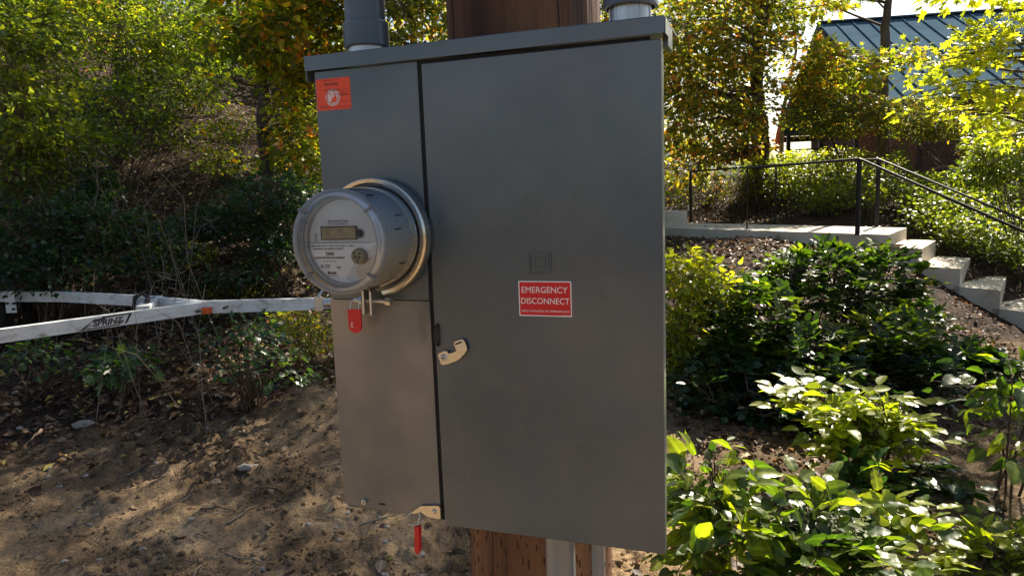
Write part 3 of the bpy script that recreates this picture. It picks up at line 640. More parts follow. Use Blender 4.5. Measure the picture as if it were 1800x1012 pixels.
# utility pole
def pole():
    cx, cy = .157, DEP + .023 + .133
    t = thing('utility_pole', 'round brown wooden utility pole behind the grey cabinet', 'utility pole', (cx, cy, -1.6), MB)
    bm = B(); prof = []
    for k in range(90):
        z = -1.62 + k * .08; prof.append((.1365 - .0022 * (z + .5), z))
    lathe(bm, prof, (cx, cy, 0), 'z', 64)
    for v in bm.verts:
        a = math.atan2(v.co.y - cy, v.co.x - cx); f = 1 + .010 * math.sin(5 * a + v.co.z) + .007 * math.sin(13 * a + 2 * v.co.z) + .004 * math.sin(31 * a - v.co.z)
        v.co.x = cx + (v.co.x - cx) * f; v.co.y = cy + (v.co.y - cy) * f
    shaft = obj('shaft', bm, 'pole', t, smooth='all')
    # treatment slits: short vertical incisions cut in staggered rows
    bm = B(); rnd = random.Random(3)
    for row in range(38):
        z = -1.35 + row * .0235
        for k in range(22):
            if rnd.random() < .35: continue
            a = R_(180 + k * 8.4 + (row % 2) * 4.2 + rnd.uniform(-3, 3)); r = (.1365 - .0022 * (z + .5)) * (1 + .010 * math.sin(5 * a + z) + .007 * math.sin(13 * a + 2 * z) + .004 * math.sin(31 * a - z)) + .0002
            m = Matrix.Translation((cx + r * math.cos(a), cy + r * math.sin(a), z + rnd.uniform(-.008, .008))) @ Matrix.Rotation(a, 4, 'Z')
            hh_ = rnd.uniform(.002, .008); box(bm, -.0006, .0004, -.0011, .0011, -hh_, hh_, m)
    obj('incisions', bm, 'poleknot', shaft, kind='stuff')
    # drying checks: long dark splits
    for a_, z0, z1 in ((205, .2, 1.6), (228, .15, 1.1), (300, .25, 2.0), (250, -1.4, -.5), (312, .2, .9)):
        bm = B(); P = []
        for k in range(12):
            z = z0 + (z1 - z0) * k / 11; a = R_(a_ + 1.5 * math.sin(k * 1.3)); r = (.1365 - .0022 * (z + .5)) * (1 + .010 * math.sin(5 * a + z) + .007 * math.sin(13 * a + 2 * z) + .004 * math.sin(31 * a - z)) - .0004
            P.append((cx + r * math.cos(a), cy + r * math.sin(a), z))
        tube(bm, P, [.0004] + [.0016] * 10 + [.0004], 6); obj('split', bm, 'poleknot', shaft)
pole()

# ================================================================ TRAILER
def trailer():
    jn = at(352, 541, 4.98); nl = at(0, 590, 4.2); d1 = (nl - jn).normalized()
    nl2 = nl + d1 * 2.2
    fl = at(0, 521, 5.9); fm = at(110, 521, 5.75); fr = at(245, 528, 5.5); d2 = (fl - fm).normalized(); fl2 = fl + d2 * 2.0
    te = at(568, 533, 5.25)
    t = thing('boat_trailer', 'white painted boat trailer tongue and frame standing at the foot of the bank', 'boat trailer', (nl.x, nl.y, gz(nl.x, nl.y)))
    bm = B(); beam(bm, nl2, jn + (jn - nl).normalized() * .12, .055, .082); nb = obj('near_frame_rail', bm, 'trailer', t, bevel=.006)
    bm = B(); beam(bm, fl2, fm, .05, .082); beam(bm, fm - (fr - fm).normalized() * .01, fr, .0502, .0815); beam(bm, fr, jn + Vector((.05, .03, 0)), .0498, .081); obj('far_frame_rail', bm, 'trailer', t, bevel=.006)
    dt = (te - jn).normalized(); back = jn - dt * .16
    obj('tongue', beam(B(), back + Vector((0, .02, .004)), te, .062, .086), 'trailer', t, bevel=.006)
    # doubled sleeve and joint welds
    s0 = at(425, 538, 5.1); obj('tongue_sleeve', beam(B(), s0 - dt * .012, s0 + dt * .012, .068, .093), 'trailer', t, bevel=.003)
    cl = te - dt * .03; obj('coupler_clamp', beam(B(), cl - dt * .03, cl + dt * .02, .078, .10), 'galv', t, bevel=.004)
    obj('coupler_lever', tube(B(), [cl + Vector((0, 0, .05)), cl + dt * .05 + Vector((0, 0, .12)), cl + dt * .16 + Vector((0, 0, .13))], .012, 8), 'galv', t, smooth=True)
    obj('coupler', tube(B(), [te, te + dt * .12, te + dt * .22 - Vector((0, 0, .01))], [.04, .045, .05], 14), 'galv', t, smooth=True)
    jx = te + dt * .30; jg = gz(jx.x, jx.y)
    obj('tongue_bar', beam(B(), te, te + dt * .4, .055, .07), 'trailer', t)
    jk = obj('jack', tube(B(), [(jx.x, jx.y - .07, jg + .10), (jx.x, jx.y - .07, te.z + .25)], .028, 14), 'galv', t, smooth=True)
    obj('jack_foot', tube(B(), [(jx.x, jx.y - .07, jg), (jx.x, jx.y - .07, jg + .03), (jx.x, jx.y - .07, jg + .12)], [.09, .085, .02], 14), 'galv', jk, smooth=True)
    # crossmember plate with lightening holes and bow roller
    a, b = at(247, 549, 5.02), at(276, 524, 5.45)
    cm = obj('cross_plate', beam(B(), a + Vector((.02, 0, .02)), b + Vector((0, 0, -.005)), .085, .05), 'trailer', t, bevel=.004)
    for k in (.25, .6, .85):
        p = a.lerp(b, k) + Vector((.02, -.001, .047)); obj('plate_hole', tube(B(), [p - Vector((0, 0, .004)), p + Vector((0, 0, .0005))], .018, 14), 'dark', cm)
    rl, rt = at(246, 545, 5.12), at(250, 522, 5.2)
    ro = obj('roller', tube(B(), [rl, rl.lerp(rt, .7)], .034, 18), 'greyplastic', t, smooth=True)
    obj('roller_strap', tube(B(), [rl.lerp(rt, .45) + Vector((-.05, 0, -.01)), rl.lerp(rt, .8) + Vector((-.045, 0, .02)), rt + Vector((0, 0, .03)), rl.lerp(rt, .8) + Vector((.045, 0, .02)), rl.lerp(rt, .45) + Vector((.05, 0, -.01))], .017, 8), 'rubber', ro, smooth=True)
    # bracket on far rail with four bolts
    p0, p1 = at(8, 512, 5.75), at(31, 549, 5.75)
    br = obj('bunk_bracket', box(B(), p0.x, p1.x, p0.y - .012, p0.y - .004, p1.z, p0.z), 'trailer', t, bevel=.002)
    for px, py in ((13, 533), (25, 533), (24, 543)):
        p = at(px, py, 5.735); obj('bolt', tube(B(), [p + Vector((0, .006, 0)), p - Vector((0, .012, 0))], .011, 6), 'black', br)
    # wheel fender showing at the edge of view
    p = at(-62, 512, 5.95); bm = B(); n = 20
    A = []
    for k in range(n + 1):
        a = R_(180 * k / n); A.append((math.cos(a) * .34, math.sin(a) * .20))
    v = [[bm.verts.new((p.x + x, p.y + y, p.z - .10 + z)) for x, z in A] for y in (0, .24)]
    for k in range(n): bm.faces.new((v[0][k], v[0][k + 1], v[1][k + 1], v[1][k]))
    w2 = [bm.verts.new((p.x + x * .88, p.y - .0, p.z - .10 + z * .8)) for x, z in A]
    for k in range(n): bm.faces.new((v[0][k], v[0][k + 1], w2[k + 1], w2[k]))
    obj('fender', bm, 'fender', t, smooth=True)
    wz = gz(p.x, p.y + .12); wc = Vector((p.x - .0, p.y + .12, wz + .27))
    wh = obj('wheel', lathe(B(), [(.16, -.09), (.25, -.09), (.27, -.07), (.27, .07), (.25, .09), (.16, .09)], (wc.x, wc.y, wc.z), '-y', 32), 'rubber', t, smooth=True)
    obj('rim', lathe(B(), [(0, .05), (.10, .05), (.16, .085), (.16, -.085), (0, -.05)], (wc.x, wc.y, wc.z), '-y', 32), 'galv', wh, smooth=True)
    obj('axle', tube(B(), [wc, wc - Vector((0, 1.4, 0))], .025, 10), 'galv', t)
    for q in (wc - Vector((0, .25, 0)), wc - Vector((0, 1.3, 0))): obj('axle_bracket', box(B(), q.x - .03, q.x + .03, q.y - .02, q.y + .02, wc.z, fl.z - .02), 'trailer', t)
    # reflector and bolts on the near face
    f = (jn - nl).normalized()
    q = at(368, 544, 5.0) - Vector((0, .040, 0)); rf = B(); beam(rf, q - dt * .034, q + dt * .034, .014, .045); obj('reflector', rf, 'reflector', t, bevel=.003)
    for px, py in ((350, 546), (397, 540), (214, 564)):
        p = at(px, py, 4.95 if px > 300 else 4.62); obj('bolt', tube(B(), [p + Vector((0, .03, 0)), p - Vector((0, .036, 0))], .010, 8), 'black', t)
    # SPRINT decal on the near rail: lettering with a speed swoosh
    s = f.cross(Vector((0, 0, 1))).normalized(); up = s.cross(f).normalized()
    face = s * (.0275 + .0016)
    L_ = (jn - nl).length
    def onr(px):   # distance along rail of a pixel column
        lo, hi = 0, L_
        for _ in range(30):
            m_ = (lo + hi) / 2; q = CR.transposed() @ (nl + f * m_ - CAM); x = 900 + FPX * q.x / -q.z
            if x < px: lo = m_
            else: hi = m_
        return lo
    u0, u1, u2, u3 = onr(137), onr(170), onr(216), onr(232)
    def quad(name, pts, m, par=None):
        bm = B(); a = [bm.verts.new(nl + f * u + up * v + face) for u, v in pts]; b = [bm.verts.new(nl + f * u + up * v + face + s * .0008) for u, v in pts]
        bm.faces.new(a); bm.faces.new(b[::-1])
        for i in range(len(pts)): bm.faces.new((a[i], b[i], b[(i + 1) % len(pts)], a[(i + 1) % len(pts)]))
        return obj(name, bm, m, par or nb)
    quad('decal_swoosh', [(u0, -.036), (u0 + .025, -.036), (u0 + .07, .010), (u1 + .03, .013), (u1 + .05, .026), (u0 + .09, .026)], 'ink')
    quad('decal_underline', [(u0 + .03, -.036), (u2 - .03, -.034), (u2 - .02, -.027), (u0 + .04, -.029)], 'ink')
    quad('decal_overline', [(u1 + .02, .024), (u3, .030), (u3 - .012, .036), (u1 + .03, .036)], 'ink')
    quad('decal_slash', [(u2 + .002, -.028), (u2 + .014, -.028), (u3 - .005, .030), (u3 - .022, .030)], 'ink')
    text('SPRINT', nb, 'ink', nl + f * (u1 - .030) + face - up * .022 + s * .0008, f, up, u2 - u1 + .028, .042, shear=.3, bold=.035)
trailer()

# ================================================================ WALKWAY, STEPS, RAILINGS
RUN = Vector((.20, -.34, 0)); WID = Vector((.72, .95, 0)); DROP = .19
A0 = Vector((3.64 + .55, 7.5 - .0, .95)); 
edge = Vector((3.95, 7.40, .95))       # near end corner of the walkway
p_near = at(1562, 424, 7.48); c_end = Vector((p_near.x, p_near.y, .95))
wl = Vector((-.54, .84, 0)).normalized()
def walkway():
    L0 = 5.2
    a = c_end; b = a + wl * L0 * 1.15; wd = WID * .98
    n = 3
    for k in range(n):
        p = a + wl * (L0 * 1.15) * k / n + wl * (.006 if k else 0); q = a + wl * (L0 * 1.15) * (k + 1) / n
        bm = slabpoly(B(), [p, q, q + wd, p + wd], .82, .95)
        o = obj('walkway_slab', bm, 'concrete', None, bevel=.012, kind='structure'); o['label'] = 'pale concrete walkway slab along the slope'
    # the small raised end wall at the far end, beside the cabinet edge
    e = at(1166, 388, 10.5)
    bm = box(B(), e.x - .9, e.x + .33, e.y - .1, e.y + .5, .8, e.z + .13)
    solo('concrete_block', bm, 'concrete', 'low pale concrete block at the far end of the walkway', 'concrete block', (e.x, e.y, .8), bevel=.012)
walkway()
t = thing('concrete_steps', 'run of pale concrete steps going down from the walkway', 'steps', (c_end.x + .6, c_end.y - .6, 0))
sA = at(1612, 467, 7.81); stepB = Vector((sA.x, sA.y, .57))
for k in range(-1, 6):
    p = stepB + RUN * k; z = .57 - DROP * k; r = RUN * 1.16
    if k < 0: r = RUN * 1.12
    zb = gz((p + r).x, (p + r).y) - .12
    obj('step', slabpoly(B(), [p, p + r, p + r + WID, p + WID], min(z - .24, zb), z), 'concrete', t, bevel=.010)
def rail(name, label, posts, line, r):
    b = posts[0]; t = thing(name, label, 'railing', (b[0].x, b[0].y, b[0].z), group='black railings of the walkway and steps')
    for p, h, rp in posts:
        q = obj('post', tube(B(), [p, p + Vector((0, 0, h))], rp, 12), 'blackpaint', t, smooth=True)
        obj('post_foot', tube(B(), [p, p + Vector((0, 0, .008)), p + Vector((0, 0, .012))], [rp * 2, rp * 2, rp * 1.2], 12), 'blackpaint', q)
    bm = tube(B(), line, r, 10); obj('top_rail', bm, 'blackpaint', t, smooth=True)
pn = at(1507, 411, 7.6); pn.z = .95; pf = at(1541, 398, 8.8); pf.z = .95
pm = at(1313, 402, 9.27); pm.z = .95; pf2 = at(1363, 392, 10.2); pf2.z = .95; pf3 = at(1214, 386, 11.4); pf3.z = .95
down = (RUN + Vector((0, 0, -DROP))); H = .80
e1 = at(1802, 408, 6.55); e2 = at(1802, 388, 7.5)
tn = pn + Vector((0, 0, H)); tf = pf + Vector((0, 0, H + .02))
x1 = tn + (e1 - tn) * 1.35; x2 = tf + (e2 - tf) * 1.35
g1 = Vector((x1.x, x1.y, gz(x1.x, x1.y))); g2 = Vector((x2.x, x2.y, gz(x2.x, x2.y)))
rail('near_railing', 'black steel handrail on the near edge of the walkway, post by the top step', [(pn, H, .025), (pm, H - .02, .010), (g1, x1.z - g1.z, .022)], [pm + Vector((0, 0, H - .02)), tn, tn + (e1 - tn) * .02, x1], .014)
rail('far_railing', 'black steel handrail on the far edge of the walkway behind the nearer one', [(pf, H + .02, .026), (pf2, .83, .012), (pf3, .8, .022), (g2, x2.z - g2.z, .022)], [pf3 + Vector((0, 0, .8)), pf2 + Vector((0, 0, .83)), tf, tf + (e2 - tf) * .02, x2], .013)
a, b = at(1278, 490, 6.7), at(1420, 486, 6.6); za = gz(a.x, a.y)
bm = tube(B(), [a, a.lerp(b, .5) + Vector((0, 0, .004)), b], .022, 10)
solo('drain_pipe', bm, 'blackpaint', 'black pipe lying on the slope below the concrete walkway', 'pipe', (a.x, a.y, a.z), smooth=True)

# ================================================================ CABIN
def cabin():
    r0 = at(1438, 42, 18.0); r1 = at(1730, 22, 17.4); u = (r1 - r0); u.z = 0; u.normalize(); v = Vector((u.y, -u.x, 0))   # v: towards the viewer
    if v.y > 0: v = -v
    Lr = 9.6; S = 4.75; zr = r0.z; ze = 2.94
    fr = Matrix(((u.x, -v.x, 0, r0.x), (u.y, -v.y, 0, r0.y), (0, 0, 1, 0), (0, 0, 0, 1)))   # x along ridge, -y towards viewer
    t = thing('cabin', 'dark brown cabin with blue standing seam metal roof behind the shrubs', 'cabin', (4.5, 0, 1.0), fr)
    npan = 26; pw = Lr / npan; n = math.atan2(zr - ze, S); sl = math.hypot(zr - ze, S)
    for side in (-1, 1):
        ms = None
        for k in range(npan):
            def P(x, d, h): return (x, side * (d * math.cos(n) - h * math.sin(n) * -1 * 1), zr - d * math.sin(n) + h * math.cos(n))
            bm = B(); x0, x1 = k * pw, (k + 1) * pw - .004
            for (xa, xb, h0, h1) in ((x0, x1, -.02, 0), (x0, x0 + .022, .0, .03)):
                vs = [bm.verts.new(P(x, d, h)) for x, d, h in ((xa, 0, h0), (xb, 0, h0), (xb, sl, h0), (xa, sl, h0), (xa, 0, h1), (xb, 0, h1), (xb, sl, h1), (xa, sl, h1))]
                for f in ((0, 1, 2, 3), (7, 6, 5, 4), (0, 4, 5, 1), (1, 5, 6, 2), (2, 6, 7, 3), (3, 7, 4, 0)): bm.faces.new([vs[q] for q in f])
            obj('roof_panel', bm, 'roof', t)
        bm = B()
        pts = [(-.03, side * .0, zr - .03), (-.03, side * S, ze - .03), (-.03, side * S, ze - .25), (-.03, 0, zr - .27)]
        a = [bm.verts.new(p) for p in pts]; b = [bm.verts.new((.02, p[1], p[2])) for p in pts]; bm.faces.new(a); bm.faces.new(b[::-1])
        for i in range(4): bm.faces.new((a[i], b[i], b[(i + 1) % 4], a[(i + 1) % 4]))
        obj('rake_board', bm, 'gable', t)
        obj('eave_board', box(B(), 0, Lr, side * S - .02, side * S + .02, ze - .2, ze - .03), 'gable', t)
    obj('ridge_cap', box(B(), -.02, Lr, -.12, .12, zr - .0, zr + .04), 'roof', t, bevel=.01)
    w0 = 4.15; zg = 1.0; g0 = .9
    core = B(); prism(core, [(-w0 + .03, zg), (w0 - .03, zg), (w0 - .03, ze - .02), (0, zr - .32), (-w0 + .03, ze - .02)], 0, 1)
    bmesh.ops.transform(core, matrix=Matrix(((0, Lr - 2 * g0, 0, g0 + .03), (1, 0, 0, 0), (0, 0, 1, 0), (0, 0, 0, 1))), verts=core.verts)
    obj('wall', core, 'gable', t)
    z = zg; k = 0
    while z < ze - .05:
        bm = box(B(), g0, Lr - g0, -w0 - .012, -w0 + .025, z, z + .185); obj('board', bm, 'siding', t); z += .19; k += 1
    z = zg
    while z < zr - .5:
        hw = w0 if z + .19 < ze else (w0 * (zr - .32 - z - .19) / (zr - .32 - ze))
        if hw > .1: obj('board', box(B(), g0 - .014, g0 + .025, -hw, hw, z, z + .185), 'siding', t)
        z += .19
    wn = obj('window', box(B(), g0 - .04, g0 - .015, -1.6, -.4, 1.9, 3.0), 'redwood', t); obj('pane', box(B(), g0 - .045, g0 - .0405, -1.5, -.5, 2.0, 2.9), 'glasspane', wn)
    for x in (3.0, 6.2):
        wn = obj('window', box(B(), x, x + 1.1, -w0 - .04, -w0 - .013, 1.9, 2.75), 'redwood', t); obj('pane', box(B(), x + .08, x + 1.02, -w0 - .045, -w0 - .0405, 1.98, 2.67), 'glasspane', wn)
    # lean-to post and porch wall in red brown wood at the near corner
    obj('porch_wall', box(B(), -.2, .84, -4.1, -3.95, 1.0, 2.5), 'redwood', t)
    obj('porch_floor', box(B(), -1.6, g0 - .02, -4.2, 2.0, 1.35, 1.5), 'redwood', t)
    for z in (1.0,):
        for y in (-4.1, 1.9): obj('porch_post', box(B(), -1.6, -1.48, y, y + .12, z, 1.349), 'redwood', t)
    return fr
cfr = cabin()
t = thing('deck_railing', 'dark railing with horizontal bars on the cabin deck', 'railing', (-1.5, -4.1, 1.5), cfr)
for x in (-1.55, -.95, -.3): obj('post', box(B(), x, x + .07, -4.15, -4.08, 1.5, 2.42), 'blackpaint', t)
for k in range(5): obj('bar', box(B(), -1.48, -.3, -4.13, -4.10, 1.62 + k * .17, 1.65 + k * .17), 'blackpaint', t)
p = at(1371, 252, 20.0)
t = thing('orange_umbrella', 'closed orange umbrella with yellow tip standing beside the cabin', 'umbrella', (p.x, p.y, gz(p.x, p.y)))
obj('canopy', lathe(B(), [(.10, 0), (.14, .05), (.10, .3), (.05, .52), (.03, .56)], (p.x, p.y, p.z), 'z', 12), 'cone', t)
obj('finial', lathe(B(), [(.03, .56), (.07, .62), (.06, .72), (0, .75)], (p.x, p.y, p.z), 'z', 10), 'conetop', t)
obj('pole', tube(B(), [(p.x, p.y, gz(p.x, p.y)), (p.x, p.y, p.z + .05)], .02, 8), 'redwood', t)

# ================================================================ FOLIAGE
SHAPES = {
 'ovate': ([(0, 0, 0), (.22, .36, 1), (.62, .38, 1), (1, 0, 0), (.62, -.38, 1), (.22, -.36, 1)], [(0, 1, 2), (0, 2, 3), (0, 3, 4), (0, 4, 5)]),
 'small': ([(0, 0, 0), (.45, .42, 1), (1, 0, 0), (.45, -.42, 1)], [(0, 1, 2), (0, 2, 3)]),
 'lance': ([(0, 0, 0), (.3, .24, 1), (.65, .2, 1), (1, 0, 0), (.65, -.2, 1), (.3, -.24, 1)], [(0, 1, 2), (0, 2, 3), (0, 3, 4), (0, 4, 5)]),
 'leaflet': ([(0, 0, 0), (.07, .20, 1), (.28, .36, 1), (.55, .37, 1), (.8, .24, 1), (1, 0, 0), (.8, -.24, 1), (.55, -.37, 1), (.28, -.36, 1), (.07, -.20, 1)], [(0, 1, 2), (0, 2, 3), (0, 3, 4), (0, 4, 5), (0, 5, 6), (0, 6, 7), (0, 7, 8), (0, 8, 9)]),
}
_m = [(.28, 0, 0)]
for a_, r_ in ((180, .28), (140, .26), (112, .44), (96, .40), (72, .28), (52, .62), (42, .60), (22, .34), (9, .62), (0, .74), (-9, .62), (-22, .34), (-42, .60), (-52, .62), (-72, .28), (-96, .40), (-112, .44), (-140, .26)):
    _m.append((.28 + r_ * math.cos(R_(a_)), r_ * math.sin(R_(a_)) * 1.02, abs(math.sin(R_(a_)))))
SHAPES['maple'] = (_m, [(0, i, i % (len(_m) - 1) + 1) for i in range(1, len(_m))])
def hi(wf, n=9, ser=0.0):
    v, f = [], []
    for i in range(n + 1):
        u = i / n; w_ = wf(u)
        for q in (-1, -.5, 0, .5, 1):
            uu = u + (ser * (1 if i % 2 else -1) if abs(q) == 1 and 0 < i < n else 0) - .05 * abs(q) * (u > 0) * (u < 1)
            v.append((uu, q * w_, abs(q)))
        if i:
            a, b = (i - 1) * 5, i * 5
            for k in range(4): f += [(a + k, a + k + 1, b + k + 1), (a + k, b + k + 1, b + k)]
    return v, f
HI = {'ovate': hi(lambda u: .40 * math.sin(math.pi * u ** .72) ** .8 if 0 < u < 1 else 0), 'leaflet': hi(lambda u: .37 * math.sin(math.pi * u ** .8) ** .62 if 0 < u < 1 else 0, 10, .02), 'maple': SHAPES['maple']}
def unit(a): return a / np.maximum(1e-9, np.linalg.norm(a, axis=-1, keepdims=True))
def rnd(n, s=1.0): return RG.normal(0, s, (n, 3))
class Leaves:
    def __init__(s): s.a = []
    def add(s, P, D, N, L, W, T): s.a.append([np.asarray(q, float) for q in (P, D, N, L, W, T)])
    def get(s):
        P, D, N, L, W, T = [np.concatenate([q[i] for q in s.a]) for i in range(6)]
        D = unit(D); N = unit(N - D * (N * D).sum(-1, keepdims=True)); return P, D, N, L, W, np.clip(T, 0, 1)
def leafmesh(name, lv, shape, root, curl=.18, fold=.22, SH=SHAPES, wav=0):
    P, D, N, L, W, T = lv; S = np.cross(N, D)
    vs, fs = SH[shape]; v = np.array(vs); nv = len(v); n = len(P)
    cu = RG.uniform(-.3, 1.2, n) * curl; fo = RG.uniform(0, 1.4, n) * fold
    u = v[None, :, 0] * L[:, None]; s = v[None, :, 1] * W[:, None]
    h = (-cu[:, None] * v[None, :, 0] ** 2 + fo[:, None] * np.abs(v[None, :, 1])) * L[:, None]
    if wav: h = h + wav * np.sin(v[None, :, 0] * 19 + RG.uniform(0, 6, (n, 1))) * np.abs(v[None, :, 2] if shape != 'maple' else v[None, :, 1]) * L[:, None]
    V = P[:, None] + u[..., None] * D[:, None] + s[..., None] * S[:, None] + h[..., None] * N[:, None] - np.array(root)
    F = (np.array(fs)[None] + (np.arange(n) * nv)[:, None, None]).reshape(-1, 3)
    me = bpy.data.meshes.new(name); fillmesh(me, V.reshape(-1, 3), F, 3)
    md = me.attributes.new('mid', 'FLOAT', 'POINT'); md.data.foreach_set('value', np.tile(np.abs(v[:, 1]) if SH is HI else np.ones(nv), n).astype(np.float32))
    a = me.attributes.new('tint', 'FLOAT', 'FACE'); a.data.foreach_set('value', np.repeat(T, len(fs)).astype(np.float32))
    return me
_var = {}
def variant(shape, mt, t, W):
    k = (shape, mt, int(min(.999, max(0, t)) * 8), random.randrange(4))
    if k not in _var:
        rs = 0
        z = np.zeros((1, 3)); lv = (z, np.array([[1., 0, 0]]), np.array([[0, 0, 1.]]), np.ones(1), np.ones(1) * (W if shape == 'maple' else 1.0), np.array([(k[2] + .5) / 8]))
        me = leafmesh('leaf', lv, shape, (0, 0, 0), SH=HI if shape in HI else SHAPES, wav=.018, curl=.35); me.polygons.foreach_set('use_smooth', np.ones(len(me.polygons), bool)); me.materials.append(M[mt]); _var[k] = me
    return _var[k]
def project(P):
    q = (P - np.array(CAM)) @ np.array(CR); d = -q[:, 2]
    return 900 + FPX * q[:, 0] / np.maximum(d, .01), 506 - FPX * q[:, 1] / np.maximum(d, .01), d
def emit(root, L, mt, shape, nparts=0, name='foliage', minpx=11, pname='leaf', dim=.75):
    P, D, N, Ln, W, T = L.get(); r = root.matrix_world.translation if root is not None else Vector((0, 0, 0))
    if nparts:
        px, py, d = project(P); sz = Ln * FPX / d; ok = (px > -10) & (px < 1810) & (py > -10) & (py < 1022) & (d > .3) & (sz >= minpx)
        hid = (px > 610) & (px < 1165) & (py > 90) & (py < 900) & (d > 1.3); ok &= ~hid
        sc = np.where(ok, sz + RG.uniform(0, 4, len(sz)), -1); idx = np.argsort(-sc)[:nparts]; idx = idx[sc[idx] > 0]
        for i in idx:
            o = bpy.data.objects.new(pname, variant(shape, mt, T[i], dim)); COL.objects.link(o); o.parent = root
            X_, Z_ = Vector(D[i]), Vector(N[i]); Y_ = Z_.cross(X_); m = Matrix((X_, Y_, Z_)).transposed().to_4x4() @ Matrix.Diagonal((Ln[i], W[i] / (dim if shape == 'maple' else 1.0), Ln[i], 1))
            m.translation = Vector(P[i]) - r; o.matrix_local = m
        keep = np.ones(len(P), bool); keep[idx] = False
        P, D, N, Ln, W, T = P[keep], D[keep], N[keep], Ln[keep], W[keep], T[keep]
    if len(P) == 0: return None
    me = leafmesh(name, (P, D, N, Ln, W, T), shape, r)
    return link(name, me, M[mt], root, 'stuff')
def branches(root, segs, mt, name='branches', sides=4, kind='stuff'):
    """segs: (A, Bmid, C, r0, r1) arrays: quadratic curves"""
    if not segs: return
    A, Bm, C = (np.array([s[i] for s in segs], float) for i in range(3)); r0 = np.array([s[3] for s in segs]); r1 = np.array([s[4] for s in segs])
    K = 5; t = np.linspace(0, 1, K); n = len(A)
    c = ((1 - t) ** 2)[None, :, None] * A[:, None] + (2 * t * (1 - t))[None, :, None] * Bm[:, None] + (t ** 2)[None, :, None] * C[:, None]
    wob = RG.normal(0, 1, c.shape) * (np.linalg.norm(C - A, axis=-1) * .022)[:, None, None]; wob[:, 0] = 0; wob[:, -1] = 0; c = c + wob
    tan = unit(np.gradient(c, axis=1)); ref = np.where(np.abs(tan[..., 2:3]) > .9, np.array([1., 0, 0]), np.array([0, 0, 1.]))
    s = unit(np.cross(tan, ref)); u = np.cross(s, tan); rad = r0[:, None] + (r1 - r0)[:, None] * t[None]
    a = np.arange(sides) * 2 * math.pi / sides
    V = c[:, :, None] + rad[..., None, None] * (np.cos(a)[None, None, :, None] * s[:, :, None] + np.sin(a)[None, None, :, None] * u[:, :, None])
    V = V - np.array(root.matrix_world.translation if root is not None else (0, 0, 0))
    i, k, j = np.meshgrid(np.arange(n), np.arange(K - 1), np.arange(sides), indexing='ij'); j2 = (j + 1) % sides
    f = lambda k_, j_: (i * K + k_) * sides + j_
    F = np.stack([f(k, j), f(k, j2), f(k + 1, j2), f(k + 1, j)], -1).reshape(-1, 4)
    me = bpy.data.meshes.new(name); fillmesh(me, V.reshape(-1, 3), F, 4); me.polygons.foreach_set('use_smooth', np.ones(len(F), bool))
    return link(name, me, M[mt], root, kind)
def spray(L, c, d, r, n, ls, tint, flat=.75, droop=.25):
    """a flat spray of leaves round a twig end at c"""
    ang = RG.uniform(0, 2 * math.pi, n); rr_ = r * np.sqrt(RG.uniform(.02, 1, n))
    off = np.c_[np.cos(ang) * rr_, np.sin(ang) * rr_, RG.normal(0, r * .22, n)]
    D = unit(off + np.array(d) * r * .6 + rnd(n, .25 * r)) ; D[:, 2] -= droop
    N = np.array([0, 0, flat]) + rnd(n, .42)
    l = ls * RG.uniform(.45, 1.35, n)
    L.add(c + off, D, N, l, l * RG.uniform(.6, .95, n), tint + RG.normal(0, .2, n))
def pinnate(L, c, d, ln, npair, ls, tint, segs):
    """a compound leaf: paired leaflets along a rachis"""
    d = np.array(d, float); d /= np.linalg.norm(d); side = np.cross(d, [0, 0, 1.0]); side /= max(1e-6, np.linalg.norm(side)); up = np.cross(side, d)
    up = up + RG.normal(0, .25, 3); tip = c + d * ln - np.array([0, 0, ln * .18])
    segs.append((c, c + d * ln * .5 + up * ln * .08, tip, .0022, .001))
    P, D, N, l_ = [], [], [], []
    for k in range(npair):
        t = .22 + .72 * k / npair; b = (1 - t) ** 2 * c + 2 * t * (1 - t) * (c + d * ln * .5 + up * ln * .08) + t * t * tip
        for s in (-1, 1):
            P.append(b); D.append(side * s + d * .45 + RG.normal(0, .12, 3) - np.array([0, 0, .12])); N.append(up + side * s * .15 + RG.normal(0, .2, 3)); l_.append(ls * RG.uniform(.6, 1.25))
    P.append(tip); D.append(d + RG.normal(0, .1, 3)); N.append(up); l_.append(ls * 1.1)
    l_ = np.array(l_); L.add(np.array(P), np.array(D), np.array(N), l_, l_ * RG.uniform(.75, .92, len(l_)), tint + RG.normal(0, .12, len(l_)))
def blobpts(b, n, shell=.55):
    """points inside an ellipsoid, denser near its skin. b: (centre, rx, ry, rz)"""
    v = unit(RG.normal(0, 1, (n, 3))); r = RG.uniform(shell ** 3, 1, n) ** (1 / 3); r = np.where(RG.uniform(0, 1, n) < .25, RG.uniform(0, 1, n) ** .5, r)
    return np.array(b[0]) + v * r[:, None] * np.array(b[1:4])
def pb(px, py, D, rxp, ryp, rd): 
    """blob given as seen: centre pixel, distance, half sizes in pixels, half depth in metres"""
    c = at(px, py, D); return (tuple(c), rxp * D / FPX, rd, ryp * D / FPX)
def clumpy(P, sc, thr, s=0):
    """keep points where a 3D-ish noise is high, so crowns get gaps and clumps"""
    v = vnoise(P[:, 0] * sc + P[:, 2] * sc * .6, P[:, 1] * sc - P[:, 2] * sc * .8, s) + vnoise(P[:, 2] * sc + 3, P[:, 0] * sc - P[:, 1] * sc * .5, s + 5)
    return v > thr
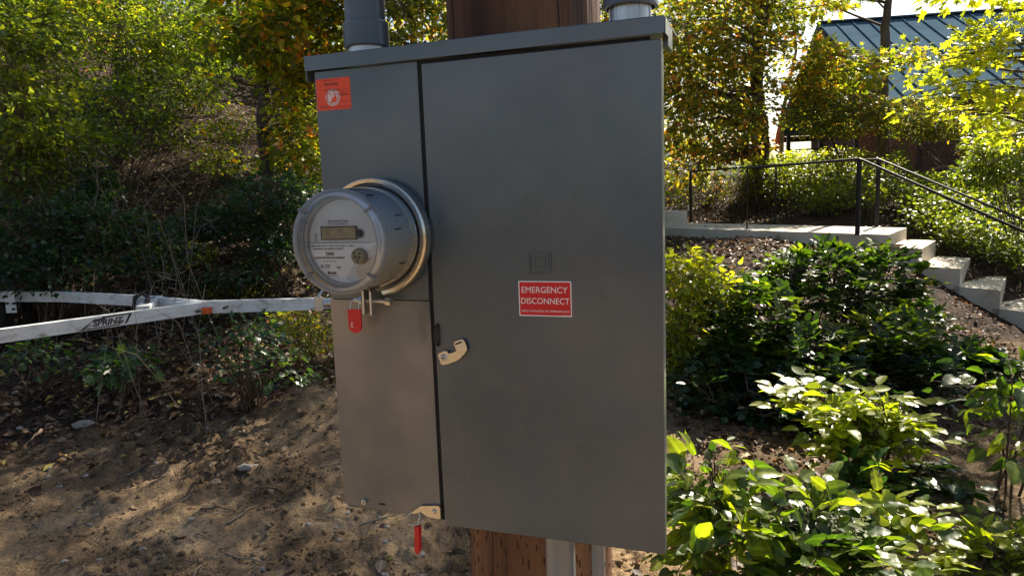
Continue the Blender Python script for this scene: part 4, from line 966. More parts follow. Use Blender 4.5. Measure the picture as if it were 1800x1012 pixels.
def plant(name, label, cat, base, blobs, ncl, per, ls, mt, shape='ovate', trunk=None, tr=.05, tint=(.5, .18), r=None, nparts=0, group=None, mode='spray',
          thr=-.35, limbs=5, bark='bark', seed=0, flat=.75, minpx=11, twig=.0022, stems=None, crown='foliage'):
    ncl = int(ncl * 1.75); per = per * 1.25 if mode == 'spray' else per; ls = ls * 1.06
    base = Vector(base); t = thing(name, label, cat, tuple(base), group=group)
    segs = []; anchors = []; bpos = np.array(base)
    if trunk is not None:          # list of points after the base
        pts = [base - Vector((0, 0, .15))] + [Vector(p) for p in trunk]
        fine = []
        for a, b in zip(pts, pts[1:]):
            for k in range(6): fine.append(a.lerp(b, k / 6) + Vector((random.gauss(0, tr * .12), random.gauss(0, tr * .12), 0)))
        fine.append(pts[-1]); rs = [tr * (1.25 if i < 2 else 1) * (1 - .75 * i / len(fine)) for i in range(len(fine))]
        obj('trunk', tube(B(), fine, rs, 12), bark, t, smooth='all')
        anchors = [np.array(p) for p in fine[5:]]; arad = [q for q in rs[5:]]
    L = Leaves(); tot = sum(b[1] * b[2] * b[3] for b in blobs) or 1
    for bi, b in enumerate(blobs):
        n = max(3, int(ncl * (b[1] * b[2] * b[3]) ** .8 / sum((q[1] * q[2] * q[3]) ** .8 for q in blobs)))
        C = blobpts(b, n * 2); C = C[clumpy(C, 1.6 / max(.25, min(b[1:4])), thr, seed + bi)][:n]
        if len(C) == 0: C = blobpts(b, 3)
        g = terrain(C[:, 0], C[:, 1], False) + .03; C[:, 2] = np.maximum(C[:, 2], g)
        # limbs from the trunk (or from the root crown) into the blob
        E = blobpts(b, limbs, .2); lp = []
        for e in E:
            if anchors:
                k = min(range(len(anchors)), key=lambda i: np.linalg.norm(anchors[i] - e) + max(0, anchors[i][2] - e[2] + .15) * 1.2); a = anchors[k]; r0 = max(twig * 2, arad[k] * .35)
            else: a = bpos + np.r_[RG.normal(0, .05, 2), 0] * max(1, b[1]); r0 = twig * 3.5
            mid = (a + e) / 2 + np.r_[RG.normal(0, .06, 2), .18] * np.linalg.norm(e - a); segs.append((a, mid, e, r0, twig * 1.2))
            tt = np.linspace(.3, 1, 5)[:, None]; lp.append((1 - tt) ** 2 * a + 2 * tt * (1 - tt) * mid + tt ** 2 * e)
        lp = np.concatenate(lp)
        cen = np.array(b[0]); tb = RG.normal(tint[0], tint[1] * .4)
        for c in C:
            d2 = ((lp - c) ** 2).sum(1); a = lp[d2.argmin()]
            out = c - a; out = out + (c - cen) * .5; out[2] *= .5; out = out / max(1e-6, np.linalg.norm(out))
            tn = tint[0] + tint[1] * (RG.normal(0, .7)) + (tb - tint[0])
            if mode == 'spray':
                rr_ = r or ls * 2.2; segs.append((a, (a + c) / 2 + np.r_[RG.normal(0, .05, 2), .08] * np.linalg.norm(c - a), c + out * rr_ * .6, twig * 1.2, twig * .45))
                spray(L, c, out, rr_, max(2, RG.poisson(per)), ls, tn, flat)
            else:
                segs.append((a, (a + c) / 2 + np.array([0, 0, .05]), c, twig * 1.4, twig * .8))
                for q in range(per):
                    an = RG.uniform(0, 2 * math.pi); dd = out * .8 + np.array([math.cos(an), math.sin(an), RG.uniform(-.1, .6)])
                    pinnate(L, c, dd, ls * RG.uniform(2.0, 2.9), RG.integers(2, 4), ls, tn, segs)
    branches(t, segs, bark if trunk is not None else 'stem')
    emit(t, L, mt, shape, nparts, crown, minpx)
    return t
def onground(px, D): 
    p = at(px, 500, D); return (p.x, D, gz(p.x, D))
def gp(px, py, D):   # ground point under a pixel column at distance D
    p = at(px, py, D); return (p.x, p.y, gz(p.x, p.y))

# ---- trees
b = gp(1553, 300, 12.6)
plant('slender_tree', 'slim dark-trunked tree standing in front of the blue cabin roof', 'tree', b,
      [pb(1490, 125, 12.0, 70, 36, .6), pb(1430, 135, 12.2, 40, 60, .5), pb(1450, 95, 12.0, 30, 14, .4), pb(1400, 5, 12.8, 110, 22, .9), pb(1610, 92, 12.0, 36, 18, .4)],
      210, 6, .10, 'leaf_yellow', 'maple', trunk=[at(1551, 180, 12.6), at(1556, 60, 12.6), at(1564, -20, 12.6), at(1575, -220, 12.6)], tr=.115, tint=(.6, .2), nparts=90, seed=1, limbs=4, crown='crown')
b = gp(1985, 500, 6.6)
plant('golden_maple', 'maple with sunlit yellow-green leaves reaching in over the cabin roof', 'tree', b,
      [pb(1775, 60, 6.6, 75, 50, .6), pb(1790, 150, 6.4, 60, 45, .6), pb(1665, 160, 6.7, 75, 22, .4), pb(1690, 95, 6.7, 60, 24, .35), pb(1640, 200, 6.8, 40, 10, .3), pb(1770, -30, 6.6, 110, 40, .8), pb(1625, 125, 6.8, 22, 18, .25), pb(1720, 205, 6.9, 50, 10, .35), pb(1800, 225, 6.6, 40, 30, .4), ((6.0, 6.2, 5.2), 1.3, 1.2, .7)],  # last blob: unseen high crown, added to dapple shade over the near plants
      300, 8, .085, 'leaf_bright', 'maple', trunk=[at(1975, 300, 6.6), at(1960, 0, 6.6), at(1950, -300, 6.6)], tr=.10, tint=(.5, .3), nparts=260, seed=2, limbs=4, thr=-.15, crown='crown', r=.16)
b = gp(1342, 330, 12.6)
plant('vine_covered_tree', 'bushy tree with mixed yellow, orange and green leaves beside the cabinet', 'tree', b,
      [pb(1225, 90, 11.5, 80, 100, .9), pb(1300, 60, 11.9, 80, 80, .9), pb(1240, 210, 11.6, 80, 75, .8), pb(1320, 170, 12, 50, 80, .7), pb(1370, 40, 12.5, 40, 46, .6), pb(1200, 290, 11.8, 60, 40, .6), pb(1260, -60, 12.4, 160, 70, 1.2), pb(1300, 255, 12, 50, 35, .6), pb(1190, 150, 11.4, 50, 120, .6), ((3.9, 11.0, 7.6), 1.9, 1.5, 1.6)],  # last blob: crown above the view, added to shade the left dirt
      1300, 8, .085, 'leaf_autumn', 'ovate', trunk=[at(1338, 260, 12.5), at(1330, 130, 12.5), at(1345, 0, 12.5), at(1350, -250, 12.5)], tr=.16, tint=(.5, .24), nparts=290, seed=3, limbs=8, thr=-.55, crown='crown', minpx=8)
b = gp(1372, 330, 13.0)
plant('pale_sapling', 'thin pale sapling leaning beside the bushy tree, lake light behind', 'tree', b,
      [pb(1385, 110, 13, 30, 50, .5), pb(1370, -20, 13, 60, 50, .8)], 60, 6, .08, 'leaf_yellow', 'small', trunk=[at(1375, 200, 13), at(1400, 90, 13), at(1392, -50, 13)], tr=.045, tint=(.45, .2), seed=4, limbs=3, bark='barkpale', crown='crown')
b = gp(468, 285, 9.3)
plant('bank_tree', 'dark-trunked tree on the bank with hanging green leaves left of the cabinet', 'tree', b,
      [pb(500, 70, 8.6, 70, 60, .7), pb(430, 60, 8.4, 60, 40, .6), pb(520, 160, 8.9, 50, 60, .5), pb(540, 20, 8.8, 60, 40, .6), pb(480, -60, 9, 160, 60, 1.2), pb(530, 260, 8.9, 40, 40, .5)],
      420, 6, .095, 'leaf_yellow', 'ovate', trunk=[at(462, 200, 9.3), at(466, 90, 9.3), at(478, -20, 9.3), at(480, -260, 9.3)], tr=.10, tint=(.45, .22), nparts=220, seed=5, limbs=5, crown='crown')
b = gp(740, 300, 9.0)
plant('backlit_tree', 'tree with backlit yellow-green leaves between conduit and wooden pole', 'tree', b,
      [pb(730, 40, 8.4, 75, 70, .7), pb(600, 40, 8.8, 60, 60, .6), pb(570, 130, 8.8, 60, 50, .5), pb(700, -60, 8.6, 160, 70, 1.2), pb(1075, 20, 9.4, 50, 60, .6)],
      560, 7, .07, 'leaf_autumn', 'ovate', trunk=[at(735, 150, 8.9), at(722, 20, 8.9), at(730, -260, 8.9)], tr=.07, tint=(.42, .25), nparts=220, seed=6, limbs=6, crown='crown')
# taller trees of the bank whose crowns stand above the view and shade the ground
tl = [(-6.5, 12.5, 7.2, 3.0), (-2.8, 13.5, 8.6, 2.6), (1.2, 14.5, 9.0, 2.2), (-9.5, 9.5, 8.2, 2.8), (2.6, 19.2, 11.4, 1.5), (-4.4, 16.5, 10.5, 3.0), (-11, 15, 10, 3.0)]
names = ['dark straight trunk rising out of the undergrowth high on the bank', 'tall tree behind the cabinet whose crown shades the dirt', 'tall thin tree directly behind the wooden pole', 'tall tree shading the bushes at the far end of the bank', 'slim tall tree left of the cabin with sparse high crown', 'tall tree on the crest of the bank', 'tree at the top of the slope over the trailer']
for i, (x, y, zc, rad) in enumerate(tl):
    z = gz(x, y); bl = [((x + random.uniform(-1, 1), y + random.uniform(-1, 1), zc + random.uniform(-.6, 1.6)), rad * .8, rad * .8, rad * .55) for _ in range(3)] + [((x, y, zc + 2.6), rad * .7, rad * .7, 1.3)]
    plant('tall_tree', names[i], 'tree', (x, y, z), bl, 140, 9, .14, 'leaf_green', 'small', trunk=[(x + .1, y, z + 2), (x, y + .1, zc), (x + .1, y, zc + 3)], tr=.13, tint=(.5, .2), seed=20 + i, limbs=6, r=.34, thr=-.3, group='tall trees on the bank', crown='crown')

# ---- shrubs on the left bank
def bush(label, base, blobs, n, per, ls, mt, tint, **k): return plant('shrub', label, 'shrub', base, blobs, n, per, ls, mt, k.pop('shape', 'small'), tint=tint, seed=random.randrange(999), **k)
bush('tall leafy green shrub with rounded leaves at the near edge of the bank', gp(40, 420, 6.6), [pb(45, 150, 6.4, 75, 110, .6), pb(90, 250, 6.6, 70, 45, .6), pb(30, 300, 6.4, 60, 40, .5), pb(30, 40, 6.8, 70, 70, .6)], 400, 7, .058, 'leaf_green', (.5, .28), nparts=180, shape='ovate', limbs=12, thr=-.15)
bush('sunlit yellow-green shrub in the middle of the bank top', gp(200, 260, 10.5), [pb(180, 90, 10, 120, 90, .9), pb(330, 110, 10.5, 110, 80, .9), pb(120, 30, 10.6, 120, 50, .9), pb(300, 40, 11, 120, 50, .9)], 560, 8, .064, 'leaf_yellow', (.3, .3), limbs=14, thr=.05)
bush('dense green shrub below the sunlit one', gp(180, 300, 8.6), [pb(200, 190, 8.6, 120, 50, .7), pb(300, 150, 9.6, 90, 30, .6), pb(130, 250, 8.0, 110, 35, .6)], 320, 7, .056, 'leaf_green', (.4, .3), limbs=14, thr=-.05)
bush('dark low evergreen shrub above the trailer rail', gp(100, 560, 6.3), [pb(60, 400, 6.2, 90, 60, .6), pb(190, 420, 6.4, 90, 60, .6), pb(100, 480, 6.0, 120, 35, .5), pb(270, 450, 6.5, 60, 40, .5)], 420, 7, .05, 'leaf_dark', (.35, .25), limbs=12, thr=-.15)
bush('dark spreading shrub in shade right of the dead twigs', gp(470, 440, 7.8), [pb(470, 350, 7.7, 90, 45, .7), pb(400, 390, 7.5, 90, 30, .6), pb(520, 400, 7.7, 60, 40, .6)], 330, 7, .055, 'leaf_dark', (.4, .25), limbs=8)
bush('loose shrub with light leaves against the forest floor', gp(520, 330, 9.3), [pb(530, 250, 9.2, 60, 50, .5), pb(560, 300, 9.2, 60, 30, .5)], 150, 6, .06, 'leaf_yellow', (.5, .2), limbs=6)
bush('broad leafy shrub on the crest left of the tree trunk', gp(380, 170, 13.5), [pb(370, 60, 13.2, 130, 70, 1.0), pb(250, 30, 13.6, 140, 60, 1.0)], 400, 8, .08, 'leaf_green', (.5, .3), limbs=12, thr=-.1)
bush('crest shrub behind the cabinet and pole', gp(800, 220, 17), [pb(760, 110, 16, 140, 80, 1.2), pb(950, 100, 16, 140, 80, 1.2), pb(1120, 90, 15, 120, 90, 1.2)], 520, 8, .10, 'leaf_yellow', (.5, .22), limbs=9)
bush('shaded crest shrub at the outer end of the bank', gp(60, 60, 14), [pb(60, -20, 13.8, 160, 70, 1.2), pb(-80, 40, 12, 120, 120, 1.2)], 380, 8, .09, 'leaf_green', (.45, .2), limbs=9)
bush('small leafy plant in front of the trailer tongue', gp(440, 690, 4.7), [pb(430, 600, 4.7, 70, 45, .3), pb(490, 650, 4.5, 60, 40, .25), pb(400, 640, 4.6, 40, 35, .2)], 38, 6, .045, 'leaf_dark', (.55, .25), nparts=120, shape='ovate', limbs=6)
bush('low dark ferny plant below the near trailer rail', gp(60, 660, 5.0), [pb(50, 625, 4.9, 60, 25, .3), pb(150, 640, 4.9, 40, 18, .2)], 24, 6, .05, 'leaf_dark', (.45, .2), nparts=60, shape='ovate', limbs=5)
bush('grey-green low plant on the dark soil under the lettered rail', gp(220, 670, 4.8), [pb(220, 640, 4.8, 45, 20, .2)], 12, 6, .07, 'leaf_dark', (.7, .15), nparts=60, shape='maple', limbs=4)
bush('mossy low clump with yellow-green leaves beside the cabinet foot', gp(545, 620, 5.6), [pb(550, 590, 5.6, 40, 30, .3), pb(520, 560, 5.8, 40, 25, .3)], 90, 6, .035, 'leaf_yellow', (.35, .2), limbs=5)
bush('dense hedge-like shrub filling the gap behind the bushy tree', gp(1230, 320, 16), [pb(1220, 200, 16, 100, 120, 1.0), pb(1180, 50, 16, 80, 100, 1.0), pb(1290, 120, 16.5, 50, 120, .8), pb(1260, 10, 16.5, 90, 60, .8)], 300, 8, .10, 'leaf_yellow', (.6, .2), limbs=9, thr=-.9)
bush('green shrub mass behind the crest above the shaded bank', gp(330, 100, 18), [pb(330, 40, 18, 200, 55, 1.4), pb(120, 40, 17, 160, 60, 1.4), pb(520, 90, 18, 120, 80, 1.4), pb(600, 130, 17, 100, 80, 1.2)], 800, 8, .12, 'leaf_yellow', (.25, .18), limbs=9, thr=-.5)
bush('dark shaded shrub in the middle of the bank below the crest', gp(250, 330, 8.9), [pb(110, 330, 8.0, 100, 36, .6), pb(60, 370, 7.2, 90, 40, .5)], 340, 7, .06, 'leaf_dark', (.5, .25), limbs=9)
bush('mixed low shrub scattered over the leafy slope by the tree trunk', gp(400, 300, 10.5), [pb(350, 240, 10.4, 70, 26, .6), pb(430, 215, 11, 50, 22, .5), pb(400, 285, 9.8, 60, 20, .5)], 120, 6, .06, 'leaf_yellow', (.3, .25), limbs=8)
bush('dark shrub on the slope directly behind the cabinet', gp(760, 450, 8.4), [pb(700, 400, 8.4, 90, 50, .6), pb(820, 420, 8.2, 80, 45, .6)], 160, 7, .06, 'leaf_dark', (.5, .25), limbs=9)
bush('loose green shrub behind the wooden pole', gp(1000, 440, 8.8), [pb(980, 380, 8.8, 90, 60, .6), pb(1080, 330, 9.4, 80, 60, .6)], 180, 7, .065, 'leaf_yellow', (.45, .25), limbs=9)
bush('low dark plant on the forest floor beside the cabinet edge', gp(500, 480, 7.3), [pb(500, 440, 7.3, 60, 22, .4), pb(420, 480, 7.0, 60, 20, .4), pb(340, 400, 7.8, 60, 22, .4)], 170, 7, .05, 'leaf_dark', (.5, .25), limbs=6)
for k, (px, py, D, lb) in enumerate([(300, 350, 8.3, 'yellow-green moss patch in the middle of the shaded floor'), (390, 440, 7.2, 'dim moss patch just above the trailer tongue')]):
    b = gp(px, py, D); L = Leaves(); n = 1500; a = RG.uniform(0, 6.28, n); q = np.sqrt(RG.uniform(0, 1, n)); x = b[0] + np.cos(a) * q * .5; y = b[1] + np.sin(a) * q * .4
    z = terrain(x, y) + RG.uniform(0, .05, n); L.add(np.c_[x, y, z], rnd(n) * [1, 1, .4] + [0, 0, .4], rnd(n) + [0, 0, 1], RG.uniform(.015, .04, n), RG.uniform(.01, .02, n), RG.uniform(.2, .6, n))
    t = thing('moss_patch', lb, 'moss', b); emit(t, L, 'leaf_yellow', 'small')

# ---- right side: far to near
bush('orange and yellow leaved shrub in front of the cabin wall', gp(1490, 330, 12), [pb(1440, 200, 11.8, 60, 40, .6), pb(1500, 205, 11.8, 70, 38, .6), pb(1590, 200, 11.6, 70, 28, .5), pb(1430, 150, 12, 40, 40, .4)], 520, 8, .055, 'leaf_autumn', (.55, .2), limbs=9, thr=-.45)
bush('russet shrub below the roof eave further along the cabin', gp(1700, 330, 12), [pb(1680, 215, 11.6, 80, 28, .5), pb(1760, 250, 11.2, 60, 45, .5), pb(1620, 225, 11.6, 60, 22, .4)], 360, 8, .055, 'leaf_autumn', (.45, .2), limbs=9, thr=-.45)
bush('leafy green shrub under the golden maple', gp(1790, 400, 8.6), [pb(1780, 260, 8.6, 60, 60, .5), pb(1740, 300, 8.9, 50, 30, .4)], 200, 7, .06, 'leaf_green', (.55, .2), limbs=8)
bush('bare-stemmed thicket with few leaves between tree and railing', gp(1240, 370, 13.0), [pb(1220, 330, 12.6, 60, 35, .5), pb(1290, 320, 12.8, 50, 40, .5)], 160, 5, .05, 'leaf_autumn', (.4, .3), limbs=22, thr=-.6)
def cover(name, label, pts, n, ls, mt, tint, h=.45):
    """low ground cover: leaf sprays over a patch given as (px, py, D) corners"""
    P = [Vector(gp(*q)) for q in pts]; cx = sum(p.x for p in P) / 4; cy = sum(p.y for p in P) / 4; L = Leaves(); segs = []
    u = RG.uniform(0, 1, n); v = RG.uniform(0, 1, n)
    Q = (1 - u)[:, None] * ((1 - v)[:, None] * np.array(P[0]) + v[:, None] * np.array(P[3])) + u[:, None] * ((1 - v)[:, None] * np.array(P[1]) + v[:, None] * np.array(P[2]))
    g = terrain(Q[:, 0], Q[:, 1]); hh = h * (.55 + .9 * (fbm(Q[:, 0], Q[:, 1], 1.1, 3, 31) + .3)) * RG.uniform(.55, 1.05, n); hh = np.maximum(hh, .05)
    t = thing(name, label, 'ground cover', (cx, cy, gz(cx, cy)), kind='stuff')
    for q, gg, k in zip(Q, g, hh):
        c = np.array([q[0], q[1], gg + k]); spray(L, c - np.array([0, 0, k * RG.uniform(.3, .7)]), (0, -.3, .5), ls * 1.6, 4, ls, tint[0] - .15, .9); spray(L, c, (0, -.3, .5), ls * 1.5, 6, ls, tint[0] + tint[1] * RG.normal(0, .8), .9)
        segs.append((np.array([q[0] + RG.normal(0, .04), q[1] + RG.normal(0, .04), gg - .02]), np.array([q[0], q[1], gg + k * .5]), c, .003, .0015))
    branches(t, segs, 'stem', 'stems'); emit(t, L, mt, 'small')
cover('leafy_groundcover', 'sunlit leafy green ground cover behind the railing posts', [(1290, 390, 12.6), (1545, 395, 9.6), (1600, 320, 13.5), (1330, 310, 14.2)], 1900, .06, 'leaf_green', (.85, .12), .6)
cover('leafy_groundcover', 'green ground cover sloping down beside the steps under the handrails', [(1585, 420, 9.3), (1850, 560, 7.6), (1860, 380, 10.6), (1590, 330, 12.5)], 1900, .055, 'leaf_green', (.72, .18), .38)
bush('pale sunlit bush just left of the cabin deck', gp(1370, 300, 13.6), [pb(1365, 285, 13.4, 50, 16, .4), pb(1480, 270, 13.2, 35, 8, .3)], 90, 7, .06, 'leaf_bright', (.7, .15), limbs=5)
bush('sunlit light green shrub touching the cabinet edge', gp(1190, 640, 5.3), [pb(1200, 480, 5.3, 45, 45, .35), pb(1260, 520, 5.3, 40, 40, .35), pb(1190, 580, 5.1, 35, 50, .3), pb(1230, 640, 5.0, 50, 40, .3)], 230, 6, .052, 'leaf_bright', (.55, .35), nparts=260, shape='ovate', limbs=8)
bush('dark glossy compound-leaved shrub below the walkway', gp(1430, 680, 5.0), [pb(1330, 560, 5.1, 80, 60, .4), pb(1440, 500, 5.5, 90, 60, .4), pb(1540, 490, 5.6, 75, 50, .4), pb(1290, 620, 4.9, 60, 50, .3), pb(1400, 640, 4.8, 120, 60, .4), pb(1560, 610, 4.9, 90, 55, .4)],
     320, 3, .056, 'leaf_holly', (.5, .3), mode='pinnate', nparts=300, shape='leaflet', limbs=8, twig=.0035)
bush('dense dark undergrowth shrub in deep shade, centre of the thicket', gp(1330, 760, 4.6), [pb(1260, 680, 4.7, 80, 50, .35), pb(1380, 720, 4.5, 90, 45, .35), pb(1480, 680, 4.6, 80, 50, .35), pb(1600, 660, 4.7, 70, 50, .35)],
     170, 3, .055, 'leaf_dark', (.3, .25), mode='pinnate', nparts=300, shape='leaflet', limbs=8, twig=.0035)
bush('tall shrub with big glowing yellow-green leaflets in the sun', gp(1520, 860, 3.6), [pb(1460, 725, 3.6, 60, 36, .18), pb(1570, 715, 3.6, 60, 22, .15), pb(1540, 765, 3.55, 65, 32, .16), pb(1490, 800, 3.5, 55, 30, .15)],
     24, 3, .078, 'leaf_holly', (1.0, .2), mode='pinnate', nparts=300, shape='leaflet', limbs=5, twig=.0035)
bush('dark compound-leaved shrub under the glowing one', gp(1600, 900, 3.6), [pb(1590, 820, 3.6, 55, 36, .2), pb(1480, 860, 3.4, 50, 34, .18)], 15, 3, .075, 'leaf_dark', (.45, .2), mode='pinnate', nparts=200, shape='leaflet', limbs=5, twig=.003)
bush('upright plant with pointed green leaves by the cabinet corner', gp(1260, 1040, 2.75), [pb(1250, 870, 2.7, 55, 60, .14), pb(1290, 940, 2.6, 60, 55, .14), pb(1245, 810, 2.75, 25, 35, .08), pb(1230, 980, 2.5, 50, 50, .12)], 34, 6, .08, 'leaf_holly', (.75, .3), nparts=300, shape='ovate', limbs=6, flat=.5)
bush('broad glossy plant at the bottom edge of the thicket', gp(1470, 1060, 2.6), [pb(1440, 935, 2.55, 55, 45, .12), pb(1530, 930, 2.7, 45, 38, .1), pb(1420, 1000, 2.4, 55, 35, .12), pb(1540, 1000, 2.5, 45, 30, .1)], 20, 3, .078, 'leaf_holly', (.5, .35), mode='pinnate', nparts=300, shape='leaflet', limbs=6)
bush('leggy plant with a few large yellowed leaves at the edge of view', gp(1800, 900, 3.3), [pb(1780, 680, 3.3, 60, 50, .2), pb(1790, 760, 3.2, 40, 40, .15)], 16, 4, .09, 'leaf_holly', (.7, .25), nparts=110, shape='ovate', limbs=4, bark='barkpale')
bush('pale sunlit low plant in the bottom corner', gp(1730, 1030, 2.9), [pb(1720, 975, 2.8, 45, 24, .12), pb(1790, 960, 2.9, 30, 30, .12)], 12, 3, .06, 'leaf_holly', (.9, .1), mode='pinnate', nparts=90, shape='leaflet', limbs=4)
bush('shrub in the shade beside the steps', gp(1650, 640, 5.6), [pb(1600, 570, 5.7, 60, 30, .3), pb(1700, 640, 5.2, 60, 30, .3)], 50, 3, .06, 'leaf_holly', (.45, .2), mode='pinnate', nparts=150, shape='leaflet', limbs=5)
# unseen trees added behind the camera for the glass and enamel to mirror
for i, (x, y) in enumerate([(-16, -22), (-6, -30), (3, -26), (11, -27), (22, -12), (-26, -10)]):
    z = gz(x, y); plant('reflection_tree', 'broad green tree across the clearing facing the cabinet', 'tree', (x, y, z), [((x, y, z + 4.0), 2.4, 2.4, 2.2), ((x + 1, y, z + 6), 2, 2, 1.6)], 150, 9, .2, 'leaf_green', 'small', trunk=[(x, y, z + 3), (x, y, z + 6)], tr=.16, tint=(.5, .2), seed=60 + i, limbs=5, r=.5, group='trees across the clearing', crown='crown')

# ---- dead twigs
def twigs(name, label, px0, px1, py0, py1, D, n, ln, rad, cat='twigs'):
    c = gp((px0 + px1) / 2, py1, D); t = thing(name, label, cat, c, kind='stuff'); segs = []
    for _ in range(n):
        p = np.array(at(random.uniform(px0, px1), random.uniform(py0, py1), D + random.uniform(-.5, .5))); g = gz(p[0], p[1]); p[2] = max(p[2], g + .03)
        a = np.array([p[0] + random.gauss(0, ln * .3), p[1] + random.gauss(0, .15), gz(p[0], p[1]) + .0]); e = p + np.array([random.gauss(0, ln * .7), random.gauss(0, .2), random.uniform(-.25, .3) * ln])
        segs.append((a, p + np.array([0, 0, .1 * ln]), e, rad, rad * .3))
        for q in range(2):
            m = p + (e - p) * random.random(); segs.append((m, m + rnd(1, ln * .1)[0], m + rnd(1, ln * .25)[0], rad * .5, rad * .2))
    branches(t, segs, 'barkpale' if rad < .0042 else 'bark', 'stems')
twigs('bramble_thicket', 'tangle of bare arching brown stems on the shaded bank', 20, 330, 260, 430, 6.6, 60, .6, .004, 'brambles')
twigs('bramble_thicket', 'thin bare stems hanging over the trailer frame', 170, 330, 500, 620, 4.75, 14, .35, .0025, 'brambles')
twigs('bramble_thicket', 'grey bare branches in front of the walkway railing', 1170, 1330, 280, 350, 12.2, 60, .6, .005, 'brambles')
twigs('bramble_thicket', 'bare brown brush against the cabin wall', 1520, 1800, 230, 320, 11.0, 80, .5, .005, 'brambles')

# ---- litter on the ground
def scatter(n, box_, dens=None):
    x = RG.uniform(box_[0], box_[1], n); y = RG.uniform(box_[2], box_[3], n)
    if dens is not None: k = RG.uniform(0, 1, n) < dens(x, y); x, y = x[k], y[k]
    return x, y
def gnormal(x, y):
    e = .03; return unit(np.c_[-(terrain(x + e, y) - terrain(x - e, y)) / (2 * e), -(terrain(x, y + e) - terrain(x, y - e)) / (2 * e), np.ones(len(x))])
def litter(name, label, n, box_, ls, mt, dens, shape='ovate', tilt=.35, tint=(.45, .3)):
    x, y = scatter(n, box_, dens); L = Leaves(); k = len(x); N = gnormal(x, y) + rnd(k, tilt); D = np.c_[RG.normal(0, 1, (k, 2)), RG.normal(0, .25, k)]
    l = RG.uniform(ls[0], ls[1], k); L.add(np.c_[x, y, terrain(x, y) + .004 + RG.uniform(0, .012, k)], D, N, l, l * RG.uniform(.5, .9, k), RG.normal(tint[0], tint[1], k))
    P, D, N, Ln, W, T = L.get(); me = leafmesh(name, (P, D, N, Ln, W, T), shape, (0, 0, 0), curl=.35, fold=.5); o = link(name, me, M[mt], None, 'stuff'); o['label'] = label
litter('leaf_litter', 'brown leaf litter covering the wooded bank', 70000, (-9, 4, 4, 15), (.03, .085), 'leaf_dry', lambda x, y: np.clip(soilmask(x, y) * .9 + .02, 0, 1) * np.clip((6.5 / y), .3, 1), 'small')
litter('leaf_litter', 'sunlit russet leaf litter on the slope below the steps', 16000, (.3, 6.5, 2.6, 9), (.015, .06), 'leaf_dry_red', lambda x, y: np.clip(.5 + 2.2 * fbm(x, y, 1.4, 3, 83), .06, 1), 'small')
litter('wood_debris', 'fine bark chips and crumbs strewn over the bare dirt', 9000, (-4, 1.4, 2.2, 5.5), (.006, .022), 'leaf_dry', lambda x, y: .25 + .75 * soilmask(x, y), 'small', .8, (.3, .3))
litter('low_greenery', 'small green seedlings dotted through the shaded leaf litter', 9000, (-8, 3, 5.2, 12), (.025, .06), 'leaf_dark', lambda x, y: np.clip(fbm(x, y, .7, 3, 90) * 3 + .2, 0, 1) * soilmask(x, y), 'small', .7, (.55, .3))
# stones, clods
def pebbles():
    n = 30000; x, y = scatter(n, (-4.2, 2.0, 2.2, 6), lambda x, y: np.clip(.12 + 1.6 * np.maximum(0, fbm(x * .5 + y * .9, y * .4 - x * .6, 2.2, 3, 77) + .02), 0, 1)); z = terrain(x, y); k = len(x); base = B(); bmesh.ops.create_icosphere(base, subdivisions=1, radius=1); me0 = bpy.data.meshes.new('p'); base.to_mesh(me0); base.free()
    v0 = np.empty(len(me0.vertices) * 3); me0.vertices.foreach_get('co', v0); v0 = v0.reshape(-1, 3); f0 = np.array([p.vertices[:] for p in me0.polygons]); bpy.data.meshes.remove(me0)
    s = .003 + .017 * RG.uniform(0, 1, k) ** 3.2; sc = s[:, None] * RG.uniform(.6, 1.3, (k, 3))
    V = np.c_[x, y, z + s * .15][:, None] + (v0[None] * RG.uniform(.8, 1.2, (k, len(v0), 1))) * sc[:, None]
    F = (f0[None] + (np.arange(k) * len(v0))[:, None, None]).reshape(-1, 3); me = bpy.data.meshes.new('pebbles'); fillmesh(me, V.reshape(-1, 3), F, 3)
    o = link('soil_crumbs', me, groundmat(), None, 'stuff'); o['label'] = 'crumbs of dry soil and grit over the bare dirt'
    a = me.attributes.new('soil', 'FLOAT', 'POINT'); a.data.foreach_set('value', np.repeat(soilmask(x, y), len(v0)).astype(np.float32))
pebbles()
def where(p):
    px, py, d = project(np.array([p])); px, py = px[0], py[0]
    if px > 1165:
        return ('by the cabinet corner' if px < 1260 else 'under the glossy thicket' if px < 1520 else 'on the litter slope by the steps') + (', nearer' if py > 850 else ', upslope')
    c = 'beside the pole foot' if px > 640 else 'left of the cabinet foot' if px > 480 else 'in mid dirt' if px > 220 else 'on the outer dirt'
    return c + (', under the trailer' if py < 680 else ', by the undergrowth' if py < 780 else ', on dark streaks' if py < 900 else ', nearest the viewer')
